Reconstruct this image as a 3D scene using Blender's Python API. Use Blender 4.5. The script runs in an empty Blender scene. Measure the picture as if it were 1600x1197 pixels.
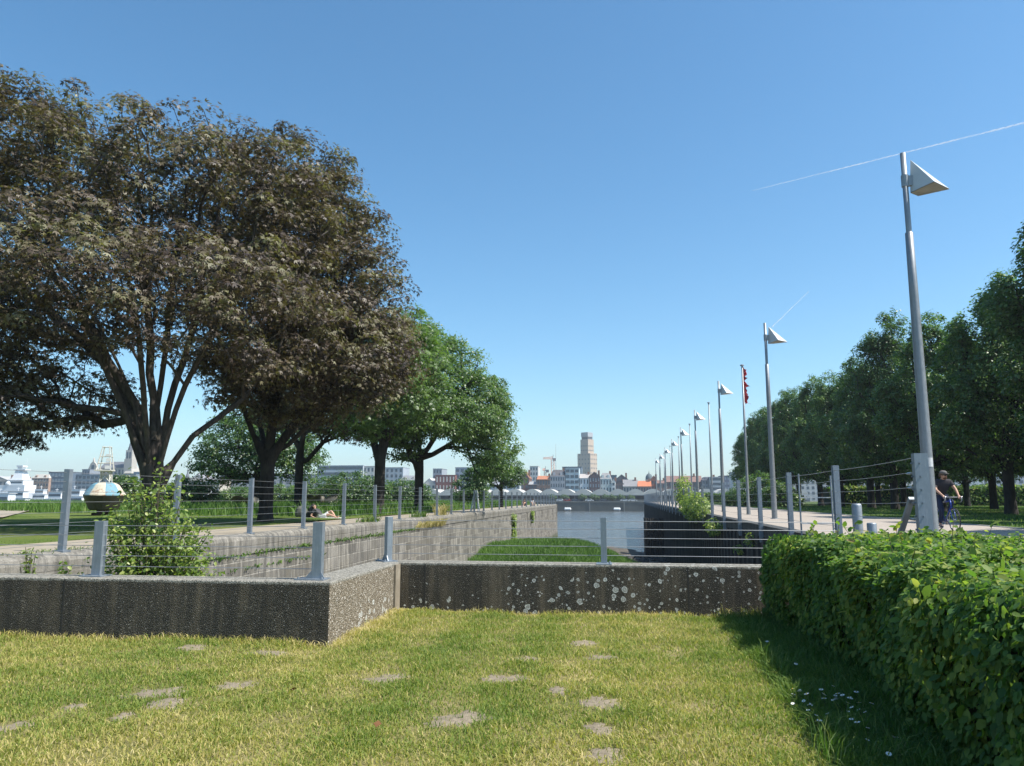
import bpy, math, random
import numpy as np
from mathutils import Vector, Matrix
R = math.radians
S = bpy.context.scene
C = S.collection
rng = np.random.default_rng(7)
random.seed(7)

# ------------------------------------------------------------------ camera, sky, sun, exposure
EYE = 1.6
FPX, PITCH, YAW = 1201.0, math.atan(179 / 1201), math.atan2(175, 1214)
cam = bpy.data.cameras.new('camera')
cam.sensor_width = 36
cam.lens = FPX / 1600 * 36
cam.clip_start = 0.1
cam.clip_end = 60000
camo = bpy.data.objects.new('camera', cam)
C.objects.link(camo)
camo.location = (0, 0, EYE)
camo.rotation_euler = (math.pi / 2 + PITCH, 0, YAW)
S.camera = camo

SUN_EL = 54
SUN_AZ = -9            # degrees from +X towards +Y
w = bpy.data.worlds.new('World')
S.world = w
w.use_nodes = True
nt = w.node_tree
nt.nodes.clear()
sky = nt.nodes.new('ShaderNodeTexSky')
sky.sky_type = 'NISHITA'
sky.sun_disc = False
sky.sun_elevation = R(SUN_EL)
sky.sun_rotation = R(90 - SUN_AZ)
sky.altitude = 0
sky.air_density = 1.0
sky.dust_density = 0.6
sky.ozone_density = 1.5
bg = nt.nodes.new('ShaderNodeBackground')
bg.inputs['Strength'].default_value = 0.105
wo = nt.nodes.new('ShaderNodeOutputWorld')
tint = nt.nodes.new('ShaderNodeMixRGB')
tint.blend_type = 'MULTIPLY'
tint.inputs[0].default_value = 1
tint.inputs[2].default_value = (0.80, 0.94, 1.0, 1)
sat = nt.nodes.new('ShaderNodeHueSaturation')
sat.inputs['Hue'].default_value = 0.491
sat.inputs['Saturation'].default_value = 1.2
sat.inputs['Value'].default_value = 0.92
nt.links.new(sky.outputs[0], sat.inputs['Color'])
nt.links.new(sat.outputs[0], tint.inputs[1])
nt.links.new(tint.outputs[0], bg.inputs[0])
nt.links.new(bg.outputs[0], wo.inputs[0])
sl = bpy.data.lights.new('sun', 'SUN')
sl.energy = 4.2
sl.angle = R(0.5)
sl.color = (1, 0.955, 0.88)
so = bpy.data.objects.new('sun', sl)
C.objects.link(so)
sd = Vector((math.cos(R(SUN_EL)) * math.cos(R(SUN_AZ)), math.cos(R(SUN_EL)) * math.sin(R(SUN_AZ)), math.sin(R(SUN_EL))))
so.rotation_euler = (-sd).to_track_quat('-Z', 'Y').to_euler()
so.location = (30, -10, 40)
S.view_settings.view_transform = 'Standard'
S.view_settings.look = 'None'
S.view_settings.exposure = 1.0
S.view_settings.gamma = 1
S.cycles.max_bounces = 6
S.cycles.transparent_max_bounces = 4
S.cycles.diffuse_bounces = 3
S.cycles.glossy_bounces = 2

# ------------------------------------------------------------------ measuring helpers
def ray(px, py):
    x = px - 800.0
    u = 598.5 - py
    fy = FPX * math.cos(PITCH) - u * math.sin(PITCH)
    z = FPX * math.sin(PITCH) + u * math.cos(PITCH)
    return (x * math.cos(YAW) - fy * math.sin(YAW), x * math.sin(YAW) + fy * math.cos(YAW), z)

def gp(px, py, z=0.0):
    a, b, c = ray(px, py)
    t = (z - EYE) / c
    return Vector((a * t, b * t, z))

def at(px, py, Y):
    a, b, c = ray(px, py)
    t = Y / b
    return Vector((a * t, Y, EYE + c * t))

# ------------------------------------------------------------------ tagging
def tag(o, label=None, cat=None, group=None, kind=None):
    if label: o['label'] = label
    if cat: o['category'] = cat
    if group: o['group'] = group
    if kind: o['kind'] = kind
    return o

def empty(name, loc, rz=0, label=None, cat=None, group=None):
    o = bpy.data.objects.new(name, None)
    C.objects.link(o)
    o.location = loc
    o.rotation_euler = (0, 0, rz)
    o.empty_display_size = 0.2
    return tag(o, label, cat, group)

def copy_tree(o, parent=None):
    c = o.copy()
    C.objects.link(c)
    c.parent = parent
    for ch in KIDS.get(o.name, []):
        k = copy_tree(ch, c)
        KIDS.setdefault(c.name, []).append(k)
    return c
KIDS = {}

def link(name, me, mat=None, parent=None):
    o = bpy.data.objects.new(name, me)
    C.objects.link(o)
    if mat and not me.materials: me.materials.append(mat)
    if parent is not None:
        o.parent = parent
        KIDS.setdefault(parent.name, []).append(o)
    return o

# ------------------------------------------------------------------ mesh building
class MB:
    def __init__(s): s.v = []; s.f = []
    def add(s, vs, fs):
        b = len(s.v); s.v += [tuple(v) for v in vs]; s.f += [tuple(i + b for i in f) for f in fs]; return s
    def box(s, x0, y0, z0, x1, y1, z1, rz=0, c=None):
        vs = [(x0, y0, z0), (x1, y0, z0), (x1, y1, z0), (x0, y1, z0), (x0, y0, z1), (x1, y0, z1), (x1, y1, z1), (x0, y1, z1)]
        if rz:
            cx, cy = c if c else ((x0 + x1) / 2, (y0 + y1) / 2)
            ca, sa = math.cos(rz), math.sin(rz)
            vs = [(cx + (x - cx) * ca - (y - cy) * sa, cy + (x - cx) * sa + (y - cy) * ca, z) for x, y, z in vs]
        return s.add(vs, [(0, 3, 2, 1), (4, 5, 6, 7), (0, 1, 5, 4), (1, 2, 6, 5), (2, 3, 7, 6), (3, 0, 4, 7)])
    def tube(s, p0, p1, r0, r1=None, n=8, cap=True):
        r1 = r0 if r1 is None else r1
        p0 = Vector(p0); p1 = Vector(p1); d = (p1 - p0)
        if d.length < 1e-6: return s
        d.normalize()
        a = d.cross(Vector((0, 0, 1)) if abs(d.z) < .9 else Vector((1, 0, 0))).normalized(); b = d.cross(a)
        vs = []
        for p, r in ((p0, r0), (p1, r1)):
            for i in range(n):
                t = 2 * math.pi * i / n
                vs.append(p + a * (r * math.cos(t)) + b * (r * math.sin(t)))
        fs = [(i, (i + 1) % n, n + (i + 1) % n, n + i) for i in range(n)]
        if cap: fs += [tuple(range(n - 1, -1, -1)), tuple(range(n, 2 * n))]
        return s.add(vs, fs)
    def path(s, pts, r, n=6):
        for i in range(len(pts) - 1):
            ra = r[i] if isinstance(r, (list, tuple)) else r
            rb = r[i + 1] if isinstance(r, (list, tuple)) else r
            s.tube(pts[i], pts[i + 1], ra, rb, n)
        return s
    def lathe(s, prof, n=24, c=(0, 0, 0)):
        vs = []; m = len(prof)
        for i in range(n):
            t = 2 * math.pi * i / n
            for r, z in prof: vs.append((c[0] + r * math.cos(t), c[1] + r * math.sin(t), c[2] + z))
        fs = []
        for i in range(n):
            j = (i + 1) % n
            for k in range(m - 1): fs.append((i * m + k, j * m + k, j * m + k + 1, i * m + k + 1))
        return s.add(vs, fs)
    def prism(s, poly, z0, z1):
        n = len(poly)
        vs = [(x, y, z0) for x, y in poly] + [(x, y, z1) for x, y in poly]
        return s.add(vs, [tuple(range(n - 1, -1, -1)), tuple(range(n, 2 * n))] + [(i, (i + 1) % n, n + (i + 1) % n, n + i) for i in range(n)])
    def prism_y(s, poly, y0, y1):     # polygon in xz
        n = len(poly)
        vs = [(x, y0, z) for x, z in poly] + [(x, y1, z) for x, z in poly]
        return s.add(vs, [tuple(range(n)), tuple(range(2 * n - 1, n - 1, -1))] + [((i + 1) % n, i, n + i, n + (i + 1) % n) for i in range(n)])
    def prism_x(s, poly, x0, x1):     # polygon in yz
        n = len(poly)
        vs = [(x0, y, z) for y, z in poly] + [(x1, y, z) for y, z in poly]
        return s.add(vs, [tuple(range(n)), tuple(range(2 * n - 1, n - 1, -1))] + [((i + 1) % n, i, n + i, n + (i + 1) % n) for i in range(n)])
    def ball(s, c, rx, ry=None, rz=None, n=12, m=8):
        ry = rx if ry is None else ry; rz = rx if rz is None else rz
        vs = []
        for j in range(m + 1):
            p = math.pi * j / m
            for i in range(n):
                t = 2 * math.pi * i / n
                vs.append((c[0] + rx * math.sin(p) * math.cos(t), c[1] + ry * math.sin(p) * math.sin(t), c[2] + rz * math.cos(p)))
        return s.add(vs, [(j * n + i, (j + 1) * n + i, (j + 1) * n + (i + 1) % n, j * n + (i + 1) % n) for j in range(m) for i in range(n)])
    def build(s, name, mat, parent=None, smooth=False, origin=None, bevel=0):
        me = bpy.data.meshes.new(name)
        vs = s.v
        if origin is not None: vs = [(x - origin[0], y - origin[1], z - origin[2]) for x, y, z in vs]
        me.from_pydata(vs, [], s.f)
        me.update()
        if smooth: me.polygons.foreach_set('use_smooth', [True] * len(me.polygons))
        o = link(name, me, mat, parent)
        if origin is not None: o.location = origin
        if bevel:
            b = o.modifiers.new('bevel', 'BEVEL'); b.width = bevel; b.segments = 2; b.limit_method = 'ANGLE'
        return o

def np_mesh(name, V, F, attrs=None, smooth=False, mats=None, mi=None):
    """V (n,3), F (m,k) all faces with k corners; attrs: {name: per-face float array}"""
    me = bpy.data.meshes.new(name)
    V = np.ascontiguousarray(V, dtype=np.float32); F = np.ascontiguousarray(F, dtype=np.int32)
    n, k = F.shape
    me.vertices.add(len(V)); me.vertices.foreach_set('co', V.ravel())
    me.loops.add(n * k); me.loops.foreach_set('vertex_index', F.ravel())
    me.polygons.add(n); me.polygons.foreach_set('loop_start', np.arange(0, n * k, k, dtype=np.int32))
    me.polygons.foreach_set('loop_total', np.full(n, k, dtype=np.int32))
    if smooth: me.polygons.foreach_set('use_smooth', np.ones(n, dtype=bool))
    me.update(calc_edges=True)
    for a, vals in (attrs or {}).items():
        at_ = me.attributes.new(a, 'FLOAT', 'FACE')
        at_.data.foreach_set('value', np.ascontiguousarray(vals, dtype=np.float32))
    return me

# ------------------------------------------------------------------ materials
class NT:
    def __init__(s, name):
        s.m = bpy.data.materials.new(name); s.m.use_nodes = True
        s.t = s.m.node_tree; s.t.nodes.clear()
        s.out = s.t.nodes.new('ShaderNodeOutputMaterial')
    def n(s, typ, **kw):
        nd = s.t.nodes.new('ShaderNode' + typ)
        for k, v in kw.items():
            if k in nd.inputs and not hasattr(nd, k): nd.inputs[k].default_value = v
            else: setattr(nd, k, v)
        return nd
    def l(s, a, b): s.t.links.new(a, b)
    def coord(s, kind='Object', scale=(1, 1, 1), rot=(0, 0, 0)):
        c = s.n('TexCoord'); mp = s.n('Mapping')
        mp.inputs['Scale'].default_value = scale; mp.inputs['Rotation'].default_value = rot
        s.l(c.outputs[kind], mp.inputs[0]); return mp.outputs[0]
    def noise(s, co, scale, detail=4, rough=.6, out='Fac'):
        t = s.n('TexNoise'); t.inputs['Scale'].default_value = scale; t.inputs['Detail'].default_value = detail
        t.inputs['Roughness'].default_value = rough
        if co is not None: s.l(co, t.inputs['Vector'])
        return t.outputs[out]
    def ramp(s, fac, stops):
        r = s.n('ValToRGB'); e = r.color_ramp.elements
        while len(e) < len(stops): e.new(.5)
        for i, (p, c) in enumerate(stops):
            e[i].position = p; e[i].color = (*c, 1) if len(c) == 3 else c
        s.l(fac, r.inputs[0]); return r.outputs[0]
    def mix(s, fac, a, b, typ='MIX'):
        m = s.n('MixRGB'); m.blend_type = typ
        for i, x in ((0, fac), (1, a), (2, b)):
            if hasattr(x, 'is_output') or hasattr(x, 'links'): s.l(x, m.inputs[i])
            elif i == 0: m.inputs[0].default_value = x
            else: m.inputs[i].default_value = (*x, 1)
        return m.outputs[0]
    def math(s, op, a, b=None):
        m = s.n('Math'); m.operation = op
        for i, x in ((0, a), (1, b)):
            if x is None: continue
            if hasattr(x, 'links'): s.l(x, m.inputs[i])
            else: m.inputs[i].default_value = x
        return m.outputs[0]
    def bump(s, h, strength=.5, dist=.02, prev=None):
        b = s.n('Bump'); b.inputs['Strength'].default_value = strength; b.inputs['Distance'].default_value = dist
        s.l(h, b.inputs['Height'])
        if prev is not None: s.l(prev, b.inputs['Normal'])
        return b.outputs[0]
    def bsdf(s, col, rough=.8, metal=0, normal=None, spec=.5, **kw):
        b = s.n('BsdfPrincipled')
        if hasattr(col, 'links'): s.l(col, b.inputs['Base Color'])
        else: b.inputs['Base Color'].default_value = (*col, 1)
        if hasattr(rough, 'links'): s.l(rough, b.inputs['Roughness'])
        else: b.inputs['Roughness'].default_value = rough
        b.inputs['Metallic'].default_value = metal
        b.inputs['Specular IOR Level'].default_value = spec
        for k, v in kw.items(): b.inputs[k.replace('_', ' ')].default_value = v
        if normal is not None: s.l(normal, b.inputs['Normal'])
        s.l(b.outputs[0], s.out.inputs[0]); return b

def simple(name, a, b=None, rough=.7, metal=0, scale=3, bump=0, bscale=30, spec=.4):
    m = NT(name); co = m.coord()
    b = b or tuple(x * .72 for x in a)
    c = m.mix(m.ramp(m.noise(co, scale, 5, .65), [(.3, (0, 0, 0)), (.7, (1, 1, 1))]), a, b)
    nrm = m.bump(m.noise(co, bscale, 4), bump, .01) if bump else None
    m.bsdf(c, rough, metal, nrm, spec)
    return m.m

def leafmat(name, stops, trans=.35, rough=.45, tcol=1.6, spec=.5):
    m = NT(name)
    a = m.n('Attribute'); a.attribute_name = 'rnd'
    c = m.ramp(a.outputs['Fac'], stops)
    b = m.bsdf(c, rough, 0, None, spec)
    t = m.n('BsdfTranslucent')
    tc = m.mix(1.0, c, (tcol, tcol * 1.15, tcol * .45), 'MULTIPLY')
    m.l(tc, t.inputs[0])
    mx = m.n('MixShader'); mx.inputs[0].default_value = trans
    m.l(b.outputs[0], mx.inputs[1]); m.l(t.outputs[0], mx.inputs[2]); m.l(mx.outputs[0], m.out.inputs[0])
    return m.m

M = {}
def galv(name='galvanised steel', tint=(.27, .31, .35)):
    m = NT(name); co = m.coord()
    n1 = m.noise(co, 7, 6, .7); n2 = m.noise(m.coord(scale=(14, 14, 1.5)), 3, 5, .7)
    c = m.mix(m.ramp(n1, [(.3, (0, 0, 0)), (.7, (1, 1, 1))]), tuple(x * .78 for x in tint), tint)
    c = m.mix(m.ramp(n2, [(.52, (0, 0, 0)), (.72, (.5, .5, .5))]), c, (.40, .43, .45))
    m.bsdf(c, m.ramp(n1, [(.3, (.42,) * 3), (.7, (.62,) * 3)]), .55, m.bump(n1, .15, .005))
    return m.m
M['galv'] = galv()
M['pole'] = galv('grey pole coating', (.27, .29, .31))
M['lamp'] = simple('pale lamp metal', (.55, .56, .56), (.45, .47, .48), .4, .3, 4)
M['lampdark'] = simple('lamp bracket grey', (.3, .33, .36), None, .45, .4)
M['wire'] = simple('steel cable', (.42, .43, .43), None, .4, .7)
M['white'] = simple('white paint', (.72, .73, .73), (.6, .62, .62), .5)
M['dark'] = simple('dark rubber', (.025, .025, .028), None, .6)
M['rust'] = simple('rusty iron', (.11, .07, .05), (.05, .035, .03), .8, .2, 8, .4)
M['bark'] = None
def bark(name, a, b):
    m = NT(name); co = m.coord(scale=(1, 1, .22))
    n = m.noise(co, 9, 6, .7); n2 = m.noise(m.coord(), 1.2, 3)
    c = m.mix(m.ramp(n, [(.35, (0, 0, 0)), (.65, (1, 1, 1))]), b, a)
    c = m.mix(m.ramp(n2, [(.5, (0, 0, 0)), (.7, (.5, .5, .5))]), c, (a[0] * 1.5, a[1] * 1.6, a[2] * 1.2))
    m.bsdf(c, .9, 0, m.bump(n, .8, .05), .2)
    return m.m
M['bark'] = bark('grey brown bark', (.085, .072, .062), (.03, .026, .023))
M['barkd'] = bark('dark bark', (.05, .044, .04), (.02, .018, .017))
M['copper'] = leafmat('copper maple leaf', [(0, (.034, .024, .022)), (.35, (.065, .045, .034)), (.6, (.11, .084, .048)), (.82, (.15, .14, .07)), (1, (.23, .215, .12))], .25, .5, 1.7, .4)
M['locust'] = leafmat('light green leaf', [(0, (.045, .085, .026)), (.5, (.09, .155, .042)), (1, (.16, .23, .065))], .38, .45)
M['dkleaf'] = leafmat('dark green leaf', [(0, (.03, .07, .025)), (.5, (.065, .125, .038)), (.85, (.115, .18, .052)), (1, (.19, .24, .075))], .36, .42)
M['limeleaf'] = leafmat('park tree leaf', [(0, (.035, .08, .026)), (.5, (.08, .15, .042)), (.85, (.15, .22, .06)), (1, (.24, .28, .085))], .38, .42)
M['hedge'] = leafmat('hedge leaf', [(0, (.035, .085, .028)), (.45, (.085, .16, .036)), (.8, (.17, .23, .05)), (.97, (.30, .31, .09)), (1, (.34, .22, .10))], .38, .55, 1.9, .22)
M['bushleaf'] = leafmat('bright shrub leaf', [(0, (.07, .12, .03)), (.5, (.16, .23, .055)), (1, (.34, .38, .11))], .36, .42)
M['stem'] = simple('green brown stem', (.09, .08, .04))
M['blade'] = leafmat('lawn blade', [(0, (.10, .17, .033)), (.36, (.19, .25, .05)), (.54, (.32, .315, .08)), (.75, (.47, .39, .15)), (1, (.60, .50, .27))], .36, .6, 1.35, .25)
M['tallblade'] = leafmat('tall grass blade', [(0, (.05, .11, .02)), (.6, (.11, .2, .04)), (1, (.3, .32, .12))], .35, .6, 1.35, .3)
M['reed'] = leafmat('dark rush blade', [(0, (.045, .10, .024)), (.6, (.11, .20, .045)), (1, (.22, .32, .085))], .38, .5, 1.3, .3)

def groundmat(name, stops, scale=.5, fine=40, bump=.6):
    m = NT(name); co = m.coord()
    n = m.noise(co, scale, 8, .7); f = m.noise(co, fine, 3, .7)
    c = m.ramp(n, stops)
    c = m.mix(m.ramp(f, [(.3, (.0,) * 3), (.75, (.55,) * 3)]), c, tuple(x * .5 for x in stops[0][1]))
    m.bsdf(c, .95, 0, m.bump(f, bump, .03), .1)
    return m.m
M['lawn'] = groundmat('lawn soil and thatch', [(.3, (.13, .14, .045)), (.5, (.22, .19, .08)), (.7, (.33, .265, .14))], .9)
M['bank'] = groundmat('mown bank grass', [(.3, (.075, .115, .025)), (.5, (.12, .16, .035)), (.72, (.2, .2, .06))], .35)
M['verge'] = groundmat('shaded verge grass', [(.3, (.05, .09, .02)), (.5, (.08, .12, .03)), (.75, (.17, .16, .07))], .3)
M['soil'] = simple('bare sandy soil', (.30, .25, .18), (.17, .14, .10), .95, 0, 22, 1, 90, .1)
M['far'] = groundmat('distant ground', [(.3, (.08, .1, .04)), (.5, (.14, .14, .1)), (.7, (.2, .19, .16))], .01, 1)

def pathmat(name, a, b, joints=True):
    m = NT(name); co = m.coord()
    n = m.noise(co, .6, 6, .7); f = m.noise(co, 90, 3, .8)
    c = m.mix(m.ramp(n, [(.3, (0, 0, 0)), (.7, (1, 1, 1))]), a, b)
    c = m.mix(m.ramp(f, [(.35, (.35,) * 3), (.7, (0,) * 3)]), c, tuple(x * .55 for x in a))
    c = m.mix(m.ramp(m.noise(m.coord(scale=(3, .3, 1)), 1, 4), [(.55, (0,) * 3), (.7, (.35,) * 3)]), c, tuple(x * .7 for x in b))
    h = f
    m.bsdf(c, .9, 0, m.bump(h, .3, .01), .2)
    return m.m
M['path'] = pathmat('pale path surface', (.33, .285, .24), (.42, .365, .31))
M['gravel'] = pathmat('sandy promenade', (.29, .25, .19), (.37, .32, .25))
M['kerb'] = simple('kerb stone', (.34, .34, .32), (.25, .25, .24), .85, 0, 4, .3)

def pebblewall():
    m = NT('weathered washed concrete'); co = m.coord()
    big = m.noise(co, 1.1, 6, .7)
    v = m.n('TexVoronoi'); v.inputs['Scale'].default_value = 70; v.inputs['Randomness'].default_value = 1
    m.l(co, v.inputs['Vector'])
    d = v.outputs['Distance']
    vc = m.n('SeparateColor'); m.l(v.outputs['Color'], vc.inputs[0])
    peb = m.ramp(vc.outputs[0], [(0, (.05, .044, .035)), (.5, (.10, .09, .07)), (.88, (.19, .17, .135)), (1, (.5, .46, .4))])
    base = m.mix(m.ramp(d, [(.25, (0,) * 3), (.5, (1,) * 3)]), peb, (.05, .045, .036))
    st = m.noise(m.coord(scale=(5, 5, .35)), 1.2, 5, .7)
    base = m.mix(m.ramp(st, [(.46, (0,) * 3), (.66, (.7,) * 3)]), base, (.16, .13, .09))
    base = m.mix(m.ramp(m.noise(m.coord(scale=(3.1, 3.1, .25)), 1.7, 5, .7), [(.52, (0,) * 3), (.66, (.75,) * 3)]), base, (.045, .042, .035))
    base = m.mix(m.ramp(big, [(.36, (.5,) * 3), (.55, (0,) * 3)]), base, (.032, .030, .025))
    # faces turned to +X get a lighter brown grit
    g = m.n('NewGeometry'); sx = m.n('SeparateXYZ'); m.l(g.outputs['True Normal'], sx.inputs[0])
    x_facing = m.ramp(sx.outputs[0], [(.5, (0,) * 3), (.8, (1,) * 3)])
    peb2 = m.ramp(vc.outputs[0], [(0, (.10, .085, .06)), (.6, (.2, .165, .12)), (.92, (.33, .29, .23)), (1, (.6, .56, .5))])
    base = m.mix(x_facing, base, peb2)
    # coping band
    sp = m.n('SeparateXYZ'); m.l(m.coord(), sp.inputs[0])
    n3 = m.noise(co, 12, 5, .8)
    capf = m.ramp(m.math('ADD', sp.outputs[2], m.math('MULTIPLY', n3, .05)), [(.625 + .018, (0,) * 3), (.632 + .024, (1,) * 3)])
    capc = m.mix(m.ramp(m.noise(co, 30, 5, .8), [(.4, (0,) * 3), (.62, (1,) * 3)]), (.36, .34, .29), (.1, .095, .08))
    base = m.mix(capf, base, capc)
    # lichen rosettes
    for sc, th, lo in ((8.0, .36, .43), (14, .33, .47)):
        lv = m.n('TexVoronoi'); lv.inputs['Scale'].default_value = sc
        dn = m.noise(co, 22, 3); wv = m.n('VectorMath'); wv.operation = 'ADD'
        sc_ = m.n('VectorMath'); sc_.operation = 'SCALE'; sc_.inputs['Scale'].default_value = .035
        tn = m.n('TexNoise'); tn.inputs['Scale'].default_value = 18; m.l(co, tn.inputs['Vector'])
        m.l(tn.outputs['Color'], sc_.inputs[0]); m.l(co, wv.inputs[0]); m.l(sc_.outputs[0], wv.inputs[1])
        m.l(wv.outputs[0], lv.inputs['Vector'])
        cc = m.n('SeparateColor'); m.l(lv.outputs['Color'], cc.inputs[0])
        rad = m.math('MULTIPLY', cc.outputs[0], th)
        inside = m.math('LESS_THAN', lv.outputs['Distance'], rad)
        zg = m.n('MapRange'); m.l(sp.outputs[2], zg.inputs[0]); zg.inputs[1].default_value = .62; zg.inputs[2].default_value = .05
        zg.inputs[3].default_value = -.12; zg.inputs[4].default_value = .14
        xg = m.n('MapRange'); m.l(sp.outputs[0], xg.inputs[0]); xg.inputs[1].default_value = -4; xg.inputs[2].default_value = 1.5
        xg.inputs[3].default_value = -.16; xg.inputs[4].default_value = .10
        clus = m.math('ADD', m.math('ADD', m.noise(co, 1.6, 3), zg.outputs[0]), xg.outputs[0])
        gate = m.math('MULTIPLY', inside, m.math('GREATER_THAN', clus, lo))
        far = m.math('GREATER_THAN', sp.outputs[1], 9.5)
        gate = m.math('MULTIPLY', gate, far)
        ring = m.math('DIVIDE', lv.outputs['Distance'], m.math('MAXIMUM', rad, .001))
        lc = m.ramp(ring, [(0, (.36, .36, .31)), (.35, (.44, .44, .4)), (.6, (.26, .25, .22)), (.8, (.56, .56, .52)), (1, (.5, .5, .46))])
        base = m.mix(gate, base, lc)
    nrm = m.bump(m.math('SUBTRACT', 1, d), .9, .012)
    nrm = m.bump(n3, .4, .02, nrm)
    m.bsdf(base, .93, 0, nrm, .2)
    return m.m
M['pebble'] = pebblewall()

def ashlar(name, light, darkc, uaxis='Y', brick=True, green=False):
    m = NT(name)
    tc = m.n('TexCoord'); sp = m.n('SeparateXYZ'); m.l(tc.outputs['Object'], sp.inputs[0])
    cb = m.n('CombineXYZ'); m.l(sp.outputs[{'X': 0, 'Y': 1}[uaxis]], cb.inputs[0]); m.l(sp.outputs[2], cb.inputs[1])
    b = m.n('TexBrick'); m.l(cb.outputs[0], b.inputs['Vector'])
    b.inputs['Scale'].default_value = 1; b.inputs['Brick Width'].default_value = .85; b.inputs['Row Height'].default_value = .36
    b.inputs['Mortar Size'].default_value = .02; b.inputs['Mortar Smooth'].default_value = .3; b.inputs['Bias'].default_value = 0
    b.inputs['Color1'].default_value = (*light, 1); b.inputs['Color2'].default_value = (*tuple(x * .42 for x in light), 1)
    b.inputs['Mortar'].default_value = (.42, .395, .345, 1)
    co = m.coord()
    n = m.noise(co, 1.3, 7, .75)
    streak = m.noise(m.coord(scale=(2.6, 2.6, .22)), 2.2, 6, .75)
    c = b.outputs[0]
    # smooth coping course on top
    top = m.ramp(sp.outputs[2], [(.18, (0,) * 3), (.181, (1,) * 3)])
    joint = m.math('LESS_THAN', m.math('FRACT', m.math('MULTIPLY', sp.outputs[{'X': 0, 'Y': 1}[uaxis]], 1 / 3.45)), .006)
    capc = m.mix(m.ramp(n, [(.3, (0,) * 3), (.7, (1,) * 3)]), tuple(x * .95 for x in light), tuple(x * .62 for x in light))
    capc = m.mix(joint, capc, (.05, .05, .045))
    c = m.mix(top, c, capc)
    c = m.mix(m.ramp(streak, [(.43, (0,) * 3), (.60, (.85,) * 3)]), c, darkc)
    c = m.mix(m.ramp(m.noise(m.coord(scale=(4, 4, .3)), 2.0, 4), [(.6, (0,) * 3), (.75, (.7,) * 3)]), c, tuple(min(1, x * 1.45) for x in light))
    c = m.mix(m.ramp(n, [(.48, (0,) * 3), (.75, (.5,) * 3)]), c, (.16, .14, .09))
    f = m.noise(co, 60, 4, .8)
    c = m.mix(m.ramp(f, [(.35, (.5,) * 3), (.6, (0,) * 3)]), c, tuple(x * .5 for x in darkc))
    if green:
        tide = m.ramp(m.math('ADD', m.math('MULTIPLY', sp.outputs[2], -.12), m.math('MULTIPLY', n, .25)), [(.5, (0,) * 3), (.58, (.9,) * 3)])
        c = m.mix(tide, c, (.055, .075, .03))
    h = m.mix(.35, b.outputs['Fac'], f)
    nrm = m.bump(m.math('SUBTRACT', 1, b.outputs['Fac']), .6, .03)
    nrm = m.bump(f, .5, .02, nrm)
    m.bsdf(c, .92, 0, nrm, .2)
    return m.m
M['ashlar'] = ashlar('limestone dock masonry', (.36, .335, .29), (.10, .096, .086), 'Y', green=True)
M['ashlarx'] = ashlar('limestone dock end masonry', (.30, .27, .235), (.095, .088, .078), 'X', green=True)
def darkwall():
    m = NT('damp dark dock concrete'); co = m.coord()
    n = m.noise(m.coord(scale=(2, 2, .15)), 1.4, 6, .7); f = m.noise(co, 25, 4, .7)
    c = m.ramp(n, [(.3, (.035, .037, .038)), (.5, (.065, .066, .064)), (.62, (.11, .108, .1)), (.75, (.05, .055, .05))])  # dark grey concrete tones in random upright streaks
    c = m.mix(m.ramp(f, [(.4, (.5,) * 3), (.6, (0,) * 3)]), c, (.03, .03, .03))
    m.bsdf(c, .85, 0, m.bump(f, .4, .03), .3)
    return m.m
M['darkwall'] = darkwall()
M['quay'] = simple('algae dark quay concrete', (.09, .095, .085), (.045, .05, .045), .85, 0, .15, .2, 2)
def water():
    m = NT('river water'); co = m.coord()
    n1 = m.noise(m.coord(scale=(.35, 1, 1)), .9, 6, .65); n2 = m.noise(m.coord(scale=(.012, .05, 1)), 1, 4, .6)
    c = m.mix(m.ramp(n2, [(.35, (0,) * 3), (.65, (1,) * 3)]), (.08, .088, .088), (.105, .113, .108))
    m.bsdf(c, .14, 0, m.bump(n1, 1.0, .35), .5, IOR=1.33)
    return m.m
M['water'] = water()
M['mud'] = groundmat('wet river mud', [(.3, (.09, .08, .065)), (.5, (.13, .115, .095)), (.7, (.17, .15, .125))], .5, 12)

# ------------------------------------------------------------------ the setting: ground, water, dock
P = 0.65
WX0, WX1 = -9.6, 4.55        # dock inner faces
def sheet(name, x0, y0, x1, y1, z, mat, nx=1, ny=1, h=None, kind='structure'):
    xs = np.linspace(x0, x1, nx + 1); ys = np.linspace(y0, y1, ny + 1)
    X, Y = np.meshgrid(xs, ys); Z = np.full_like(X, z)
    if h is not None: Z = Z + h(X, Y)
    V = np.stack([X.ravel(), Y.ravel(), Z.ravel()], 1)
    i = np.arange(nx)[None, :] + (np.arange(ny) * (nx + 1))[:, None]
    F = np.stack([i, i + 1, i + nx + 2, i + nx + 1], -1).reshape(-1, 4)
    me = np_mesh(name, V, F, smooth=True)
    o = link(name, me, mat); tag(o, kind=kind); return o

def lump(X, Y):
    return .018 * np.sin(X * 1.9 + 1) * np.sin(Y * 1.3) + .01 * np.sin(X * 5.1 + Y * 3.3) + .006 * np.sin(X * 11 - Y * 9)
sheet('lawn', -26, -30, 4.7, 11.6, -0.02, M['lawn'], 150, 200, lump)
def bankh(X, Y): return .03 * np.sin(X * .31) * np.sin(Y * .23) + .02 * np.sin(X * .8 + Y * .6)
# left bank: one solid block of land behind its quay walls
MB().box(-700, -30, -8, -26, 8.6, P).box(-700, 8.6, -8, WX0 - 1.2, 111.4, P).build('river_bank', M['bank'], None).update_tag()
tag(bpy.data.objects['river_bank'], kind='structure')
sheet('grass_field', -120, 8.95, -12.1, 111, P + .03, M['bank'], 80, 80, bankh)
MB().box(-12.1, 8.95, P - .1, -9.9, 111.2, P + .012).build('promenade', M['gravel'])
tag(bpy.data.objects['promenade'], kind='structure')
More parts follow.
